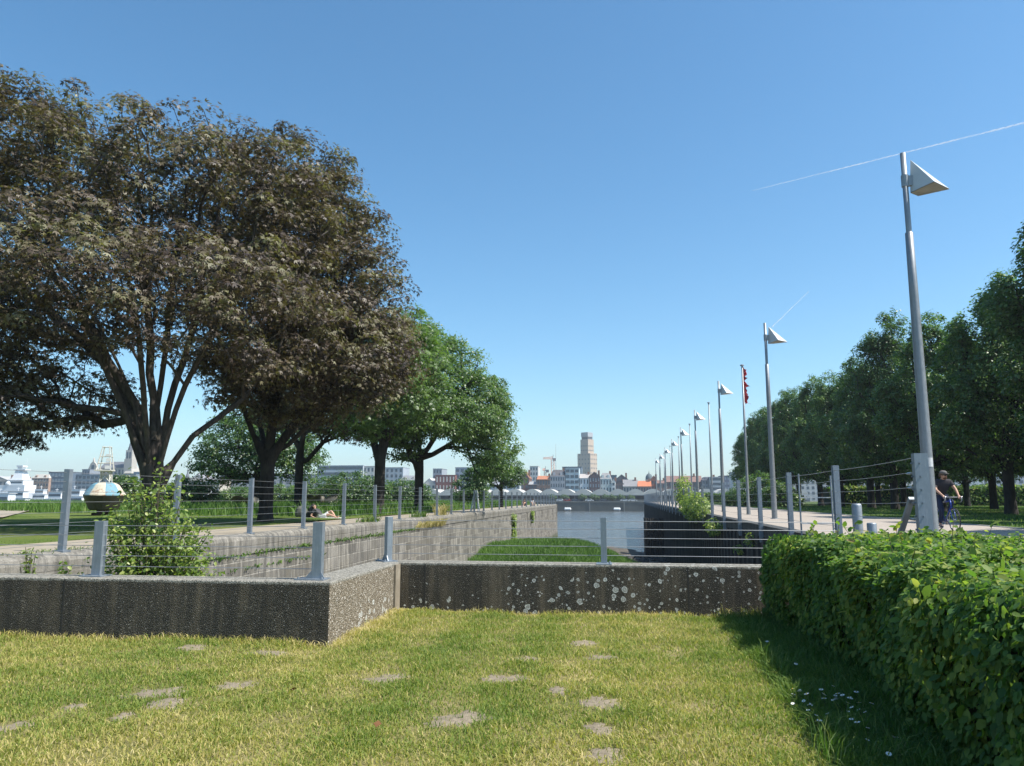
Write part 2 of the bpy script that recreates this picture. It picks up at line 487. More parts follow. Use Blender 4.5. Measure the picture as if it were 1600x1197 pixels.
# worn footpath far left
pa = [gp(-60, 812, P), gp(0, 801, P), gp(50, 795, P), gp(82, 791.5, P), gp(100, 789, P)]
vs = []; fs = []
for i, p in enumerate(pa):
    d = (pa[min(i + 1, len(pa) - 1)] - pa[max(i - 1, 0)]).normalized(); nn = Vector((-d.y, d.x, 0))
    vs += [p + nn * 1.5 + Vector((0, 0, .09)), p - nn * 1.5 + Vector((0, 0, .09))]
    if i: fs.append((2 * i - 2, 2 * i - 1, 2 * i + 1, 2 * i))
MB().add(vs, fs).build('footpath', M['gravel']); tag(bpy.data.objects['footpath'], kind='structure')
# right bank
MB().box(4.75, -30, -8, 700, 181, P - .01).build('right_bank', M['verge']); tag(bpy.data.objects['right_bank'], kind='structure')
MB().box(4.95, -30, P - .12, 11.9, 180.6, P + .01).build('cycle_path', M['path']); tag(bpy.data.objects['cycle_path'], kind='structure')
kb = MB()
for i in range(0, 210): kb.box(11.9, -29 + i + .004, P - .1, 12.02, -28 + i - .004, P + .035)
kb.build('kerb', M['kerb']); tag(bpy.data.objects['kerb'], kind='structure')
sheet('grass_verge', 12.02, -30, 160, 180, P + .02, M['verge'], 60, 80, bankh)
# dock bottom: ledge near the lawn sloping down to the river, with a rushy mound
def dockz(X, Y):
    base = np.interp(Y, [8, 13, 30, 45, 85, 130, 200], [-.6, -.6, -1.9, -3.3, -4.55, -5.8, -7])
    base = base - np.where(X > -1, np.clip((X + 1) / 5, 0, 1), 0) * np.interp(Y, [15, 40, 80], [0, .9, .4])
    mound = 1.75 * np.exp(-((((X + 6.4) / 6.2) ** 2) + (((Y - 58) / 15) ** 2)) ** 2)
    return base + mound + .06 * np.sin(X * 1.7 + Y * .6) * np.sin(Y * .9)
sheet('dock_mud', -9.7, 8.8, 4.7, 175, 0, M['mud'], 60, 240, dockz)
sheet('river_water', -2500, 70, 2500, 399.5, -5.3, M['water'])
MB().box(-2990, 400.6, -10, 2990, 2990, -.4).build('far_bank', M['far']); tag(bpy.data.objects['far_bank'], kind='structure')
MB().box(-2990, -60, -11.5, 2990, 401, -11).build('river_bed', M['mud']); tag(bpy.data.objects['river_bed'], kind='structure')
sheet('open_ground', -700, -600, 700, -29.9, P - .05, M['bank'])

# low wall round the sunken lawn
rw = MB()
rw.prism([(-26, 8.52), (-3.3, 8.52), (-3.3, 11.22), (4.74, 11.22), (4.74, 11.68), (-3.76, 11.68), (-3.76, 8.95), (-26, 8.95)], -1.2, .655)
o = rw.build('retaining_wall', M['pebble'], bevel=.012)
tag(o, 'low dark washed-concrete wall with white lichen round the sunken lawn', 'wall')
gr = MB()
for x in (-22.6, -18.6, -14.6, -10.6, -6.6): gr.box(x, 8.5185, -.05, x + .02, 8.53, .64)
for x in (-2.9, .86): gr.box(x - .01, 11.2185, -.05, x + .01, 11.23, .64)
gr.build('wall_joint', simple('joint filler', (.04, .035, .03)), o)
MB().box(-3.296, 10.98, -.02, -3.27, 11.21, .64).build('corner_strip', simple('pale render strip', (.3, .26, .2), (.18, .15, .11), .9, 0, 6), o)
MB().box(4.7, -30, -1, 4.95, 11.2, P - .02).build('bank_edge', M['pebble']); tag(bpy.data.objects['bank_edge'], kind='structure')

# left dock wall: ashlar with rounded coping
y0, y1 = 8.97, 111.6
prof = [(-10.8, -8), (WX0 + .25, -8), (WX0, .16), (WX0 + .03, .17), (WX0 + .03, .52), (WX0 + .0, .60), (WX0 - .08, .65), (WX0 - .2, .672), (-9.95, .675), (-9.95, .64), (-10.8, .64)]
o = MB().prism_y(prof, y0, y1).build('dock_wall', M['ashlar'])
tag(o, 'long sunlit dock wall of grey stone blocks left of the water', 'wall')
bt = MB()
for y in (77, 84, 91, 98, 105, 110.9): bt.box(WX0 + .0, y, -7, WX0 + .06, y + .5, .1)
bt.build('pilaster', M['ashlar'], o)
MB().box(-10.8, 111.6, -8, WX0 + .05, 112.0, .66).build('end_pier', M['ashlarx'], o)
MB().box(-700, 111.4, -8, -10.8, 112.0, .66).build('river_wall', M['quay']); tag(bpy.data.objects['river_wall'], 'grey river quay wall at the end of the left bank', 'wall')
# right dock wall in shade, with shallow vertical ribs
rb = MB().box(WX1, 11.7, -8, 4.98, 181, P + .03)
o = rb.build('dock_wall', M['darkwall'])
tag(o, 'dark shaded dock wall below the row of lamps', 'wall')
r2 = MB()
for i in range(150):
    y = 13 + i * 1.12
    r2.box(WX1 - .09, y, -7.5, WX1 + .01, y + .16, .3)
r2.build('rib', M['darkwall'], o)
tf = MB()
for k in range(9):
    tf.tube((2.42 + .27 * k, 92 + .05 * (k % 2), -8), (2.42 + .27 * k, 92 + .05 * (k % 2), -.75 - .03 * (k % 3)), .14, .13, 8)
for k in range(14):
    tf.tube((2.42, 92.3 + .28 * k, -8), (2.42, 92.3 + .28 * k, -.8 - .04 * (k % 3)), .14, .13, 8)
tf.box(2.5, 92.1, -8, 4.52, 96, -.95)
o = tf.build('timber_fender', simple('blackish timber', (.05, .045, .04), (.025, .024, .022), .9, 0, 3))  # piles and backing in a very dark brown
tag(o, 'dark timber fender piles against the shaded dock wall at the water', 'fender')
# rubble at the mud's edge
ru = MB()
for i in range(70):
    x = rng.uniform(.3, 4.3); y = rng.uniform(72, 88); r = rng.uniform(.1, .3)
    ru.ball((x, y, float(dockz(np.array(x), np.array(y))) + r * .3), r * rng.uniform(1, 1.6), r, r * .6, 6, 4)
o = ru.build('rubble', simple('dark rubble', (.07, .065, .06), None, .9)); tag(o, 'dark stones scattered on the mud beside the dock wall', 'rubble', kind='stuff')

# far quay
qw = MB().box(-2990, 399.5, -10, 2990, 400.6, -.38)
o = qw.build('far_quay_wall', M['quay']); tag(o, 'long dark concrete quay wall on the far side of the river', 'quay wall')
qq = MB().box(-2990, 399.3, -.75, 2990, 399.5, -.4)
for i in range(-12, 16): qq.box(i * 17.5 - .25, 399.2, -8, i * 17.5 + .25, 399.5, -.4)
qq.build('fender_beam', simple('pale quay edge', (.2, .2, .185)), o)
pts = [at(887, 795, 398), at(964, 795, 398)]
for k, p in enumerate(pts):
    e = empty('mooring_float', (p.x, 398.0, -4.9), 0, ['left', 'right'][k] + ' one of the two white floats moored against the far quay', 'float', 'white floats at the far quay')
    MB().tube((-1.4, 0, .7), (1.4, 0, .7), .75, .75, 14).tube((-1.75, 0, .7), (-1.4, 0, .7), .4, .75, 14).tube((1.4, 0, .7), (1.75, 0, .7), .75, .4, 14).build('body', M['white'], e)
    MB().box(-1.2, -.3, -.9, 1.2, .3, 0).build('skirt', M['dark'], e)

# ------------------------------------------------------------------ fences of posts and cables
def channel(mb, x, y, z0, z1, w=.12, d=.07, t=.009, rz=0, face=1):
    """upright U section; open side to +y"""
    c = (x, y)
    mb.box(x - w / 2, y - d / 2, z0, x + w / 2, y - d / 2 + t, z1, rz, c)
    mb.box(x - w / 2, y - d / 2 + t, z0, x - w / 2 + t, y + d / 2, z1, rz, c)
    mb.box(x + w / 2 - t, y - d / 2 + t, z0, x + w / 2, y + d / 2, z1, rz, c)
def cable(pts, r=.004, name='cable', parent=None, sag=.0):
    m = MB(); out = []
    for a, b in zip(pts[:-1], pts[1:]):
        a = Vector(a); b = Vector(b); n = 4 if sag else 1
        for k in range(n):
            t = k / n; q = a.lerp(b, t); q.z -= sag * 4 * t * (1 - t); out.append(q)
    out.append(Vector(pts[-1]))
    m.path(out, r, 5)
    return m.build(name, M['wire'], parent)
# near fence on the low wall
e = empty('cable_fence', (0, 0, 0), 0, 'low fence of five cables and steel posts on the lichened wall', 'fence')
zt = .655
def nearpost(x, y, rz, w=.13, plate=True, gus=1):
    m = MB(); channel(m, x, y, zt + .012, zt + .66, w, .085, .01, rz)
    p = m.build('post', M['galv'], e, origin=(x, y, zt), bevel=.002)
    q = MB().box(-.24 if gus else -.17, -.11, 0, .12, .11, .014)
    if gus:
        q.add([(-w / 2 - .08, -.045, .014), (-w / 2, -.045, .014), (-w / 2, -.045, .10), (-w / 2 - .08, -.035, .014), (-w / 2, -.035, .014), (-w / 2, -.035, .10)], [(0, 1, 2), (5, 4, 3), (0, 2, 5, 3), (0, 3, 4, 1)])
        q.add([(w / 2, -.045, .014), (w / 2 + .05, -.045, .014), (w / 2, -.045, .09), (w / 2, -.035, .014), (w / 2 + .05, -.035, .014), (w / 2, -.035, .09)], [(0, 1, 2), (5, 4, 3), (1, 4, 5, 2), (0, 3, 4, 1)])
    for bx in (-.2, .09) if gus else (-.13, .09): q.tube((bx, -.08, .014), (bx, -.08, .035), .012, .012, 6)
    q.build('base_plate', M['galv'], p).rotation_euler = (0, 0, rz)
    return p
XP = [-19.5, -15.4, -11.3, -7.15 + .0]
a1 = gp(140, 902, zt); a2 = gp(505, 905, zt); a3 = gp(613, 877, zt); a4 = gp(944, 881, zt)
Y1 = 8.78; Y2 = 11.4
posts = [(-14.2, Y1, 0), (-10.2, Y1, 0), (a1.x, Y1, 0), (-3.56, Y1, 0), (-3.52, Y2, -.9), (at(944, 881, Y2).x, Y2, math.pi / 2)]
for i, (x, y, rz) in enumerate(posts): nearpost(x, y, rz, .118 if i != 5 else .07, gus=0 if i in (0, 1, 2, 5) else 1)
for k, h in enumerate((.605, .49, .365, .245, .12)):
    z = zt + h
    cable([(-20, Y1, z), (posts[1][0], Y1, z), (posts[2][0], Y1, z), (-3.56, Y1, z)], .004, 'cable', e)
    cable([(-3.52, Y2, z), (posts[5][0], Y2, z + (.0)), (2.9, Y2, z - .004)], .0045, 'cable', e)
    cable([(-3.56, Y1, z), (-3.52, Y2, z)], .003, 'cable', e) if k > 5 else None
# left promenade fence
e = empty('cable_fence', (-9.78, 12.5, P), 0, 'long fence of steel posts and thin cables along the promenade left of the dock', 'fence')
pm = None
ys = [12.5 + 3.45 * k for k in range(-1, 29)]
for y in ys:
    if pm is None:
        m = MB()
        m.box(-.055, -.045, 0, .055, -.037, 1.42).box(-.055, -.037, 0, -.047, .045, 1.42).box(.047, -.037, 0, .055, .045, 1.42)
        pm = m.build('post', M['galv'], e); o = pm
    else:
        o = pm.copy(); C.objects.link(o); o.parent = e
    o.location = (0, y - 12.5, .03)
    o.rotation_euler = (rng.uniform(-.006, .006), rng.uniform(-.008, .008), rng.uniform(-.05, .05))
for h in (.12, .3, .48, .66, .84, 1.02, 1.2, 1.36):
    c = MB(); c.path([(0, y - 12.5, h + .03) for y in ys], .0035, 4); c.build('cable', M['wire'], e)
pl0 = None
for y in ys:
    if pl0 is None: pl0 = MB().box(-.12, -.1, 0, .1, .1, .038).build('base_plate', M['galv'], e); o = pl0
    else: o = pl0.copy(); C.objects.link(o); o.parent = e
    o.location = (0, y - 12.5, 0)
# right fence, side-mounted on the shaded wall
e = empty('cable_fence', (4.5, 12.6, P), 0, 'tall cable fence with side-mounted steel posts on the shaded dock wall', 'fence')
ysr = [17.35 + 4.75 * k for k in range(0, 34)]
pm = None
for y in ysr:
    if pm is None:
        m = MB(); m.box(-.075, -.06, -.52, -.065, .06, 1.63).box(-.065, -.06, -.52, .045, -.05, 1.63).box(-.065, .05, -.52, .045, .06, 1.63)
        m.box(-.095, -.012, -.45, -.075, .012, 1.58)
        for k in range(9): m.tube((-.075, .03, 1.5 - .2 * k), (-.1, .03, 1.5 - .2 * k), .012, .012, 6)
        pm = m.build('post', M['galv'], e); o = pm
    else: o = pm.copy(); C.objects.link(o); o.parent = e
    o.location = (0, y - 12.6, 0)
m = MB(); m.box(-.105, -.075, -.3, -.092, .05, 1.62).box(-.092, -.075, -.3, .08, -.063, 1.62).box(.08, -.075, -.3, .092, .05, 1.62)
for k in range(7): m.tube((-.03, -.075, 1.47 - .2 * k), (-.03, -.095, 1.47 - .2 * k), .014, .014, 6); m.tube((-.105, .02, 1.47 - .2 * k), (-.13, .02, 1.47 - .2 * k), .014, .014, 6)
ep = m.build('end_post', M['galv'], e)
for zz, r in ((.22, .055), (-.04, .05)):
    st = MB(); n = 14
    vs = [(-.03 + r * math.cos(6.283 * i / n) * (1 + .12 * math.sin(3 * i)), -.0775, zz + 1.15 * r * math.sin(6.283 * i / n)) for i in range(n)]
    vs += [(x, -.0752, z) for x, y, z in vs]
    st.add(vs, [tuple(range(n))] + [((i + 1) % n, i, n + i, n + (i + 1) % n) for i in range(n)])
    st.build('sticker', simple('worn pale sticker', (.6, .6, .58), (.35, .35, .33), .7, 0, 25), ep)
MB().box(-.03, 0, 0, .03, .05, 1.0).build('brace', M['galv'], e)
br = bpy.data.objects['brace']; br.location = (-.1, 1.25, -.1); br.rotation_euler = (R(47), 0, 0); br.scale = (1.4, 1, 1.5)
for h in (1.52, 1.3, 1.07, .84, .6, .36, .12):
    cable([(-.05, .1, h + .04 * (h > .5))] + [(-.07, y - 12.6, h) for y in ysr], .0055 if h > 1.4 else .0042, 'cable', e, .02)
for h in (1.32, 1.1, .86, .62, .38):
    tb = MB(); tb.tube((-.1, .04, h), (-.08, .36, h), .012, .012, 6).tube((-.1, .1, h), (-.09, .28, h), .024, .02, 6)
    tb.build('turnbuckle', M['wire'], e)
# ladder over the wall edge
l0 = at(1233, 780, 21.4); 
e = empty('wall_ladder', (4.42, 20.6, P), 0, 'steel access ladder rising over the edge of the shaded dock wall', 'ladder')
MB().tube((0, 0, -3), (0, 0, 1.55), .022, .022, 8).build('rail', M['galv'], e)
MB().tube((.75, -.1, -.3), (.75, -.1, 1.5), .022, .022, 8).build('rail', M['galv'], e)
for h in (-1.5, -1.0, -.5, .3, .95):
    MB().box(0, -.06, h - .012, .75, .03, h + .012).build('rung', simple('worn rung', (.6, .61, .6)), e)
# bollards on the path
bm = MB().lathe([(0, .82), (.10, .80), (.115, .76), (.115, 0)], 16)
e1 = empty('bollard', (5.5, 19.6, P), 0, 'taller round steel bollard on the path behind the fence', 'bollard', 'bollards on the path')
bm.build('body', M['galv'], e1, True); MB().lathe([(.15, 0), (.15, .03), (.115, .035)], 16).build('base', M['galv'], e1)
e2 = empty('bollard', (5.25, 17.7, P), 0, 'short round steel bollard on the path next to the fence post', 'bollard', 'bollards on the path')
MB().lathe([(0, .42), (.09, .41), (.10, .39), (.10, 0)], 16).build('body', M['galv'], e2, True)
# folding sign legs on left promenade (two white uprights)
p = gp(751, 799, P)
e = empty('step_ladder', (-10.2, 53, P), 0, 'white folding step ladder standing by the promenade fence', 'ladder')
MB().tube((-.35, 0, 0), (-.05, 0, 1.45), .035, .03, 6).tube((-.35, .4, 0), (-.05, .35, 1.45), .035, .03, 6).build('frame', M['white'], e)
m = MB().tube((.2, 0, 0), (.05, 0, 1.45), .035, .03, 6).tube((.2, .4, 0), (.05, .35, 1.45), .035, .03, 6)
for k in range(5): m.box(.14 - .02 * k, 0, .25 + .25 * k, .22 - .02 * k, .4, .28 + .25 * k)
m.build('steps', M['white'], e)

# ------------------------------------------------------------------ lamp posts and flagpoles
def lamp_proto():
    e = empty('street_lamp', (0, 0, 0))
    MB().lathe([(.125, 0), (.12, 1.5), (.11, 3.5), (.095, 5.6), (.086, 7.0), (.06, 7.02)], 14).lathe([(.19, 0), (.19, .03), (.12, .035)], 14).build('pole', M['pole'], e, True)
    MB().lathe([(.062, 7.0), (.062, 8.95), (0, 8.95)], 12).build('mast_tube', M['lampdark'], e, True)
    A = (.16, 0, 8.78); Cc = (.1, 0, 7.98); V = (.46, -.42, 8.06); V2 = (.46, .42, 8.06); B = (.98, 0, 8.04)
    MB().add([A, Cc, V, V2, B], [(0, 1, 2), (0, 2, 4), (0, 4, 3), (0, 3, 1)]).build('lamp_head', M['lamp'], e)
    MB().add([(p[0], p[1], p[2] - .012) for p in (Cc, V, B, V2)], [(0, 1, 2, 3)]).build('lens', simple('lamp lens', (.42, .40, .38), None, .3), e)
    MB().box(.03, -.05, 8.14, .19, .05, 8.38).tube((0, 0, 8.12), (0, 0, 8.4), .082, .082, 12).build('bracket', M['lampdark'], e)
    return e
lp = lamp_proto()
nth = ['nearest', 'second nearest', 'third', 'fourth', 'fifth', 'sixth', 'seventh', 'eighth', 'farthest']
for i in range(9):
    o = lp if i == 0 else copy_tree(lp)
    o.location = (6.65, 18.2 + 18.0 * i, P); o.rotation_euler = (rng.uniform(-.005, .005) * (i > 0), rng.uniform(-.005, .005) * (i > 0), rng.uniform(-.06, .06))
    tag(o, f'{nth[i]} grey street lamp with a pyramid head counted from the hedge', 'street lamp', 'street lamps along the cycle path')
mk = MB(); 
n = 16
for k in range(n + 1):
    t = -2.6 + 1.7 * k / n
    for z in (1.62, 1.82): mk.v.append((.1235 * math.cos(t), .1235 * math.sin(t), z))
mk.f = [(2 * k, 2 * k + 2, 2 * k + 3, 2 * k + 1) for k in range(n)]
mk.build('sticker', simple('pale sticker', (.6, .62, .62), (.45, .46, .47), .6, 0, 20), lp)
def flag_proto():
    e = empty('flagpole', (0, 0, 0))
    MB().lathe([(.12, 0), (.09, .7), (.085, .72), (.07, 4), (.045, 8.5), (0, 8.5)], 12).build('pole', M['pole'], e, True)
    MB().lathe([(0, 8.62), (.11, 8.58), (.12, 8.52), (.045, 8.5)], 12).build('cap', M['lampdark'], e)
    return e
fp = flag_proto()
fy = [45.5, 63.5, 82, 99, 117, 135, 153]
nf = ['nearest flagpole, the one with the torn red flag', 'second nearest flagpole, bare grey, between two street lamps', 'third bare grey flagpole counted from the red flag', 'fourth bare grey flagpole counted from the red flag', 'fifth bare grey flagpole counted from the red flag', 'sixth bare grey flagpole counted from the red flag', 'farthest bare grey flagpole near the end of the path']
for i, y in enumerate(fy):
    o = fp if i == 0 else copy_tree(fp)
    o.location = (6.95, y, P); tag(o, nf[i], 'flagpole', 'flagpoles along the cycle path')
# torn red flag wrapped down its pole
fl = MB(); N = 26
for k in range(N + 1):
    z = 8.45 - 2.05 * k / N; wv = .10 + .10 * abs(math.sin(k * .62)) + .10 * (1 if k in (11, 12, 13, 20, 21) else 0) + .05 * math.sin(k * 2.1)
    if k in (9, 10): wv = .06
    for j in range(4):
        u = j / 3
        fl.v.append((.05 + wv * u, .04 * math.sin(k * .9 + j * 1.7), z + .05 * math.sin(j * 2 + k) - .12 * u))
for k in range(N):
    for j in range(3): fl.f.append((4 * k + j, 4 * k + j + 1, 4 * k + j + 5, 4 * k + j + 4))
fl.tube((.05, 0, 6.4), (.42, .03, 6.28), .012, .004, 4)
fo = fl.build('flag', simple('faded red cloth', (.42, .035, .04), (.28, .02, .03), .8, 0, 5), None)
fo.location = (6.95, 45.5, P)
tag(fo, 'torn red flag wound down its flagpole', 'flag')

# ------------------------------------------------------------------ leaves and trees
T_QUAD = np.array([[0, 0, 0], [.36, .42, .08], [0, 1, 0], [-.36, .42, .08]])
F_QUAD = np.array([[0, 1, 2, 3]])
T_MAPLE = np.array([[0, 0, 0], [.16, .45, .03], [0, 1, -.06], [-.16, .45, .03],
                    [.38, .22, .05], [.62, .72, -.05], [.14, .34, .03],
                    [-.14, .34, .03], [-.62, .72, -.05], [-.38, .22, .05]])
F_MAPLE = np.array([[0, 1, 2, 3], [0, 4, 5, 6], [0, 7, 8, 9]])
T_LEAF = np.array([[0, 0, 0], [.3, .3, .07], [.24, .72, .03], [0, 1.0, -.06], [-.24, .72, .03], [-.3, .3, .07], [0, .34, -.02], [0, .72, -.03]])
F_LEAF = np.array([[0, 1, 6, 6], [6, 1, 2, 7], [7, 2, 3, 3], [0, 6, 5, 5], [6, 7, 4, 5], [7, 3, 4, 4]])
F_LEAF = np.array([[0, 1, 2, 7], [7, 2, 3, 4], [0, 7, 4, 5]])
T_LEAF[7] = (0, .45, -.05)
def leaves(pos, nrm, size, tmpl=T_QUAD, faces=F_QUAD, droop=None, rnd=None, rg=rng):
    n = len(pos)
    nrm = nrm / np.maximum(np.linalg.norm(nrm, axis=1, keepdims=True), 1e-6)
    a = rg.normal(size=(n, 3))
    if droop is not None: a = a * .6 + droop
    ty = a - nrm * np.sum(a * nrm, 1, keepdims=True); ty /= np.maximum(np.linalg.norm(ty, axis=1, keepdims=True), 1e-6)
    tx = np.cross(ty, nrm)
    k = len(tmpl)
    V = pos[:, None, :] + size[:, None, None] * (tmpl[None, :, 0:1] * tx[:, None, :] + tmpl[None, :, 1:2] * ty[:, None, :] + tmpl[None, :, 2:3] * nrm[:, None, :])
    F = (faces[None] + (np.arange(n) * k)[:, None, None]).reshape(-1, faces.shape[1])
    r = rg.random(n) if rnd is None else rnd
    return V.reshape(-1, 3), F, np.repeat(r, len(faces))
def noise3(p, s, seed=0):
    q = p * s + seed
    return (np.sin(q[:, 0] * 1.7 + np.sin(q[:, 1] * 1.3 + seed)) + np.sin(q[:, 1] * 1.9 + np.sin(q[:, 2] * 1.1)) + np.sin(q[:, 2] * 2.1 + np.sin(q[:, 0] * 1.5))) / 3

def tubes(segs, sides):
    """segs: list of (p0,p1,r0,r1)"""
    P0 = np.array([s[0] for s in segs]); P1 = np.array([s[1] for s in segs]); r0 = np.array([s[2] for s in segs]); r1 = np.array([s[3] for s in segs])
    d = P1 - P0; d /= np.maximum(np.linalg.norm(d, axis=1, keepdims=True), 1e-9)
    ref = np.where(np.abs(d[:, 2:3]) < .9, np.array([[0, 0, 1.]]), np.array([[1., 0, 0]]))
    a = np.cross(d, ref); a /= np.linalg.norm(a, axis=1, keepdims=True); b = np.cross(d, a)
    t = 2 * np.pi * np.arange(sides) / sides
    ring = np.cos(t)[None, :, None] * a[:, None] + np.sin(t)[None, :, None] * b[:, None]
    V = np.concatenate([P0[:, None] + r0[:, None, None] * ring, P1[:, None] + r1[:, None, None] * ring], 1)
    i = np.arange(sides); j = (i + 1) % sides
    f = np.stack([i, j, j + sides, i + sides], 1)
    F = (f[None] + (np.arange(len(segs)) * 2 * sides)[:, None, None]).reshape(-1, 4)
    return V.reshape(-1, 3), F

def grow(base, fork, stems, tufts, guides, alpha=.45, r_leaf=.012, ex=2.25, rg=rng):
    """nodes joined to the nearest, shortest-path node; radii by the pipe model"""
    pos = [np.array(base, float)]; par = [-1]; L = [0.]
    def addn(p, q):
        pos.append(np.array(p, float)); par.append(q); L.append(L[q] + float(np.linalg.norm(pos[-1] - pos[q]))); return len(pos) - 1
    cur = 0
    for k in range(1, 5): cur = addn(np.array(base) + (np.array(fork) - np.array(base)) * k / 4, cur)
    f = cur
    for st in stems:
        c = f; prev = np.array(fork)
        for q in st:
            q = np.array(q, float); nseg = max(1, int(np.linalg.norm(q - prev) / .7))
            for k in range(1, nseg + 1):
                p = prev + (q - prev) * k / nseg + rg.normal(size=3) * .035
                c = addn(p, c)
            prev = q
    tg = np.concatenate([guides, tufts]); istuft = np.r_[np.zeros(len(guides), bool), np.ones(len(tufts), bool)]
    d = np.linalg.norm(tg - np.array(fork), axis=1) - istuft * -.3
    order = np.argsort(d)
    cap = len(pos) + len(tg) * 3 + 10
    A = np.zeros((cap, 3)); A[:len(pos)] = np.array(pos); LL = np.zeros(cap); LL[:len(pos)] = L
    n = len(pos); leafn = []
    for i in order:
        t = tg[i]
        dv = t - A[3:n] if n > 3 else t - A[:n]
        cost = np.sqrt((dv ** 2).sum(1)) * (1 + .4 * (dv[:, 2] < -.3)) + alpha * LL[3:n]
        j = int(np.argmin(cost)) + 3
        dist = np.linalg.norm(t - A[j]); prev = j
        ns = 2 if dist > .9 else 1
        for k in range(1, ns + 1):
            p = A[j] + (t - A[j]) * k / ns
            if k < ns: p = p + rg.normal(size=3) * dist * .07 + np.array([0, 0, dist * .05])
            A[n] = p; LL[n] = LL[prev] + np.linalg.norm(p - A[prev]); par.append(prev); prev = n; n += 1
        if istuft[i]: leafn.append(prev)
    w_ = np.zeros(n); w_[leafn] = r_leaf ** ex
    for i in range(n - 1, 0, -1): w_[par[i]] += w_[i]
    rad = w_ ** (1 / ex)
    segs = {8: [], 5: [], 3: []}
    for i in range(1, n):
        if rad[i] <= 0: continue
        q = par[i]; r1 = rad[i]; r0 = min(rad[q], r1 * 1.25) if q > 4 else rad[q]
        if i <= 4: r0 = rad[q] * (1.35 if i == 1 else 1.0)
        s = (A[q], A[i], r0, r1)
        segs[8 if r1 > .07 else (5 if r1 > .022 else 3)].append(s)
    return segs

def crown_points(lobes, n, rg, shell=.72, gap=.15, seed=0, wmin=0.0):
    lob = np.array(lobes, float); wt = (lob[:, 3] * lob[:, 4] * lob[:, 5]) ** .72 + wmin; wt /= wt.sum()
    out = []
    tot = 0
    while tot < n:
        k = rg.choice(len(lob), size=n, p=wt)
        d = rg.normal(size=(n, 3)); d /= np.linalg.norm(d, axis=1, keepdims=True)
        u = np.where(rg.random(n) < shell, rg.uniform(.74, 1.06, n), rg.uniform(.25, .78, n))
        p = lob[k, :3] + d * u[:, None] * lob[k, 3:6]
        ins = np.zeros(n, bool)
        for q in range(len(lob)):
            e_ = (((p - lob[q, :3]) / (lob[q, 3:6] * .68)) ** 2).sum(1) < 1
            ins |= e_ & (k != q)
        keep = (~ins | (rg.random(n) < .3)) & (noise3(p, 1.35, seed) > -gap - .25 + rg.random(n) * .2 - .1)
        p = p[keep]; out.append(p); tot += len(p)
    return np.concatenate(out)[:n]

def make_tree(name, base, fork_h, lobes, n_tuft, per, tr, ls, leaf, barkm, stems=(), shape='quad', seed=1, alpha=.45, r_leaf=.012, gap=.15,
              label=None, cat='tree', group=None, droop=-.35, shell=.72, up=.7, hang=None, ex=2.25, wmin=0.0, vert=.5):
    """lobes in world coordinates; everything stored relative to the base"""
    rg = np.random.default_rng(seed); base = np.array(base, float)
    lo = np.array(lobes, float); lo[:, :3] -= base
    tf_ = crown_points(lo, n_tuft, rg, shell, gap, seed, wmin)
    gd = crown_points(lo, n_tuft // 5, rg, .0, 2, seed) * 1.0
    cz = lo[:, 2].min()
    segs = grow((0, 0, -.15), (0, 0, fork_h), [[np.array(q) - base for q in st] for st in stems], tf_, gd, alpha, r_leaf, ex, rg=rg)
    V = []; F = []; off = 0
    for k, sg in segs.items():
        if not sg: continue
        v, f = tubes(sg, k); V.append(v); F.append(f + off); off += len(v)
    e = empty(name, tuple(base), 0, label, cat, group)
    link('trunk', np_mesh('trunk', np.concatenate(V), np.concatenate(F), smooth=True), barkm, e)
    n = n_tuft * per
    idx = np.repeat(np.arange(n_tuft), per)
    off_ = rg.normal(size=(n, 3)) * np.array([tr, tr, tr * .62]) * .62
    sc = np.repeat(rg.uniform(.55, 1.3, n_tuft), per)
    dcl = rg.normal(size=(n, 3)); dcl /= np.linalg.norm(dcl, axis=1, keepdims=True)
    dcl[:, 2] = np.where(rg.random(n) < .78, np.abs(dcl[:, 2]), dcl[:, 2])
    off_ = dcl * (rg.random(n) ** .4)[:, None] * np.array([tr, tr, tr * vert]) * 1.25
    off_[:, 2] -= (.28 if vert < 1 else -.3) * (off_[:, 0] ** 2 + off_[:, 1] ** 2) / tr
    p = tf_[idx] + off_ * sc[:, None]
    if hang: p[:, 2] -= np.abs(off_[:, 0] + off_[:, 1]) * hang
    cen = lo[:, :3].mean(0)
    outw = p - cen; outw /= np.maximum(np.linalg.norm(outw, axis=1, keepdims=True), .01)
    nr = np.array([0, 0, up]) + outw * .25 + off_ / tr * .75 + rg.normal(size=(n, 3)) * .33
    dr = outw * .5 + np.array([0, 0, droop]) + off_ / tr * .5
    tuftc = np.repeat(rg.random(n_tuft), per)
    rnd = np.clip(.6 * tuftc + .4 * rg.random(n) + rg.normal(size=n) * .06, 0, 1)
    T, Fc = {'quad': (T_QUAD, F_QUAD), 'maple': (T_MAPLE, F_MAPLE), 'leaf': (T_LEAF, F_LEAF)}[shape]
    if shape == 'narrow': pass
    v, f, r = leaves(p, nr, ls * rg.uniform(.65, 1.25, n), T, Fc, dr, rnd, rg)
    link('crown', np_mesh('crown', v, f, {'rnd': r}), leaf, e)
    return e

def L(px, py, Y, rx, ry, rz):
    q = at(px, py, Y); return (q.x, q.y, q.z, rx, ry, rz)

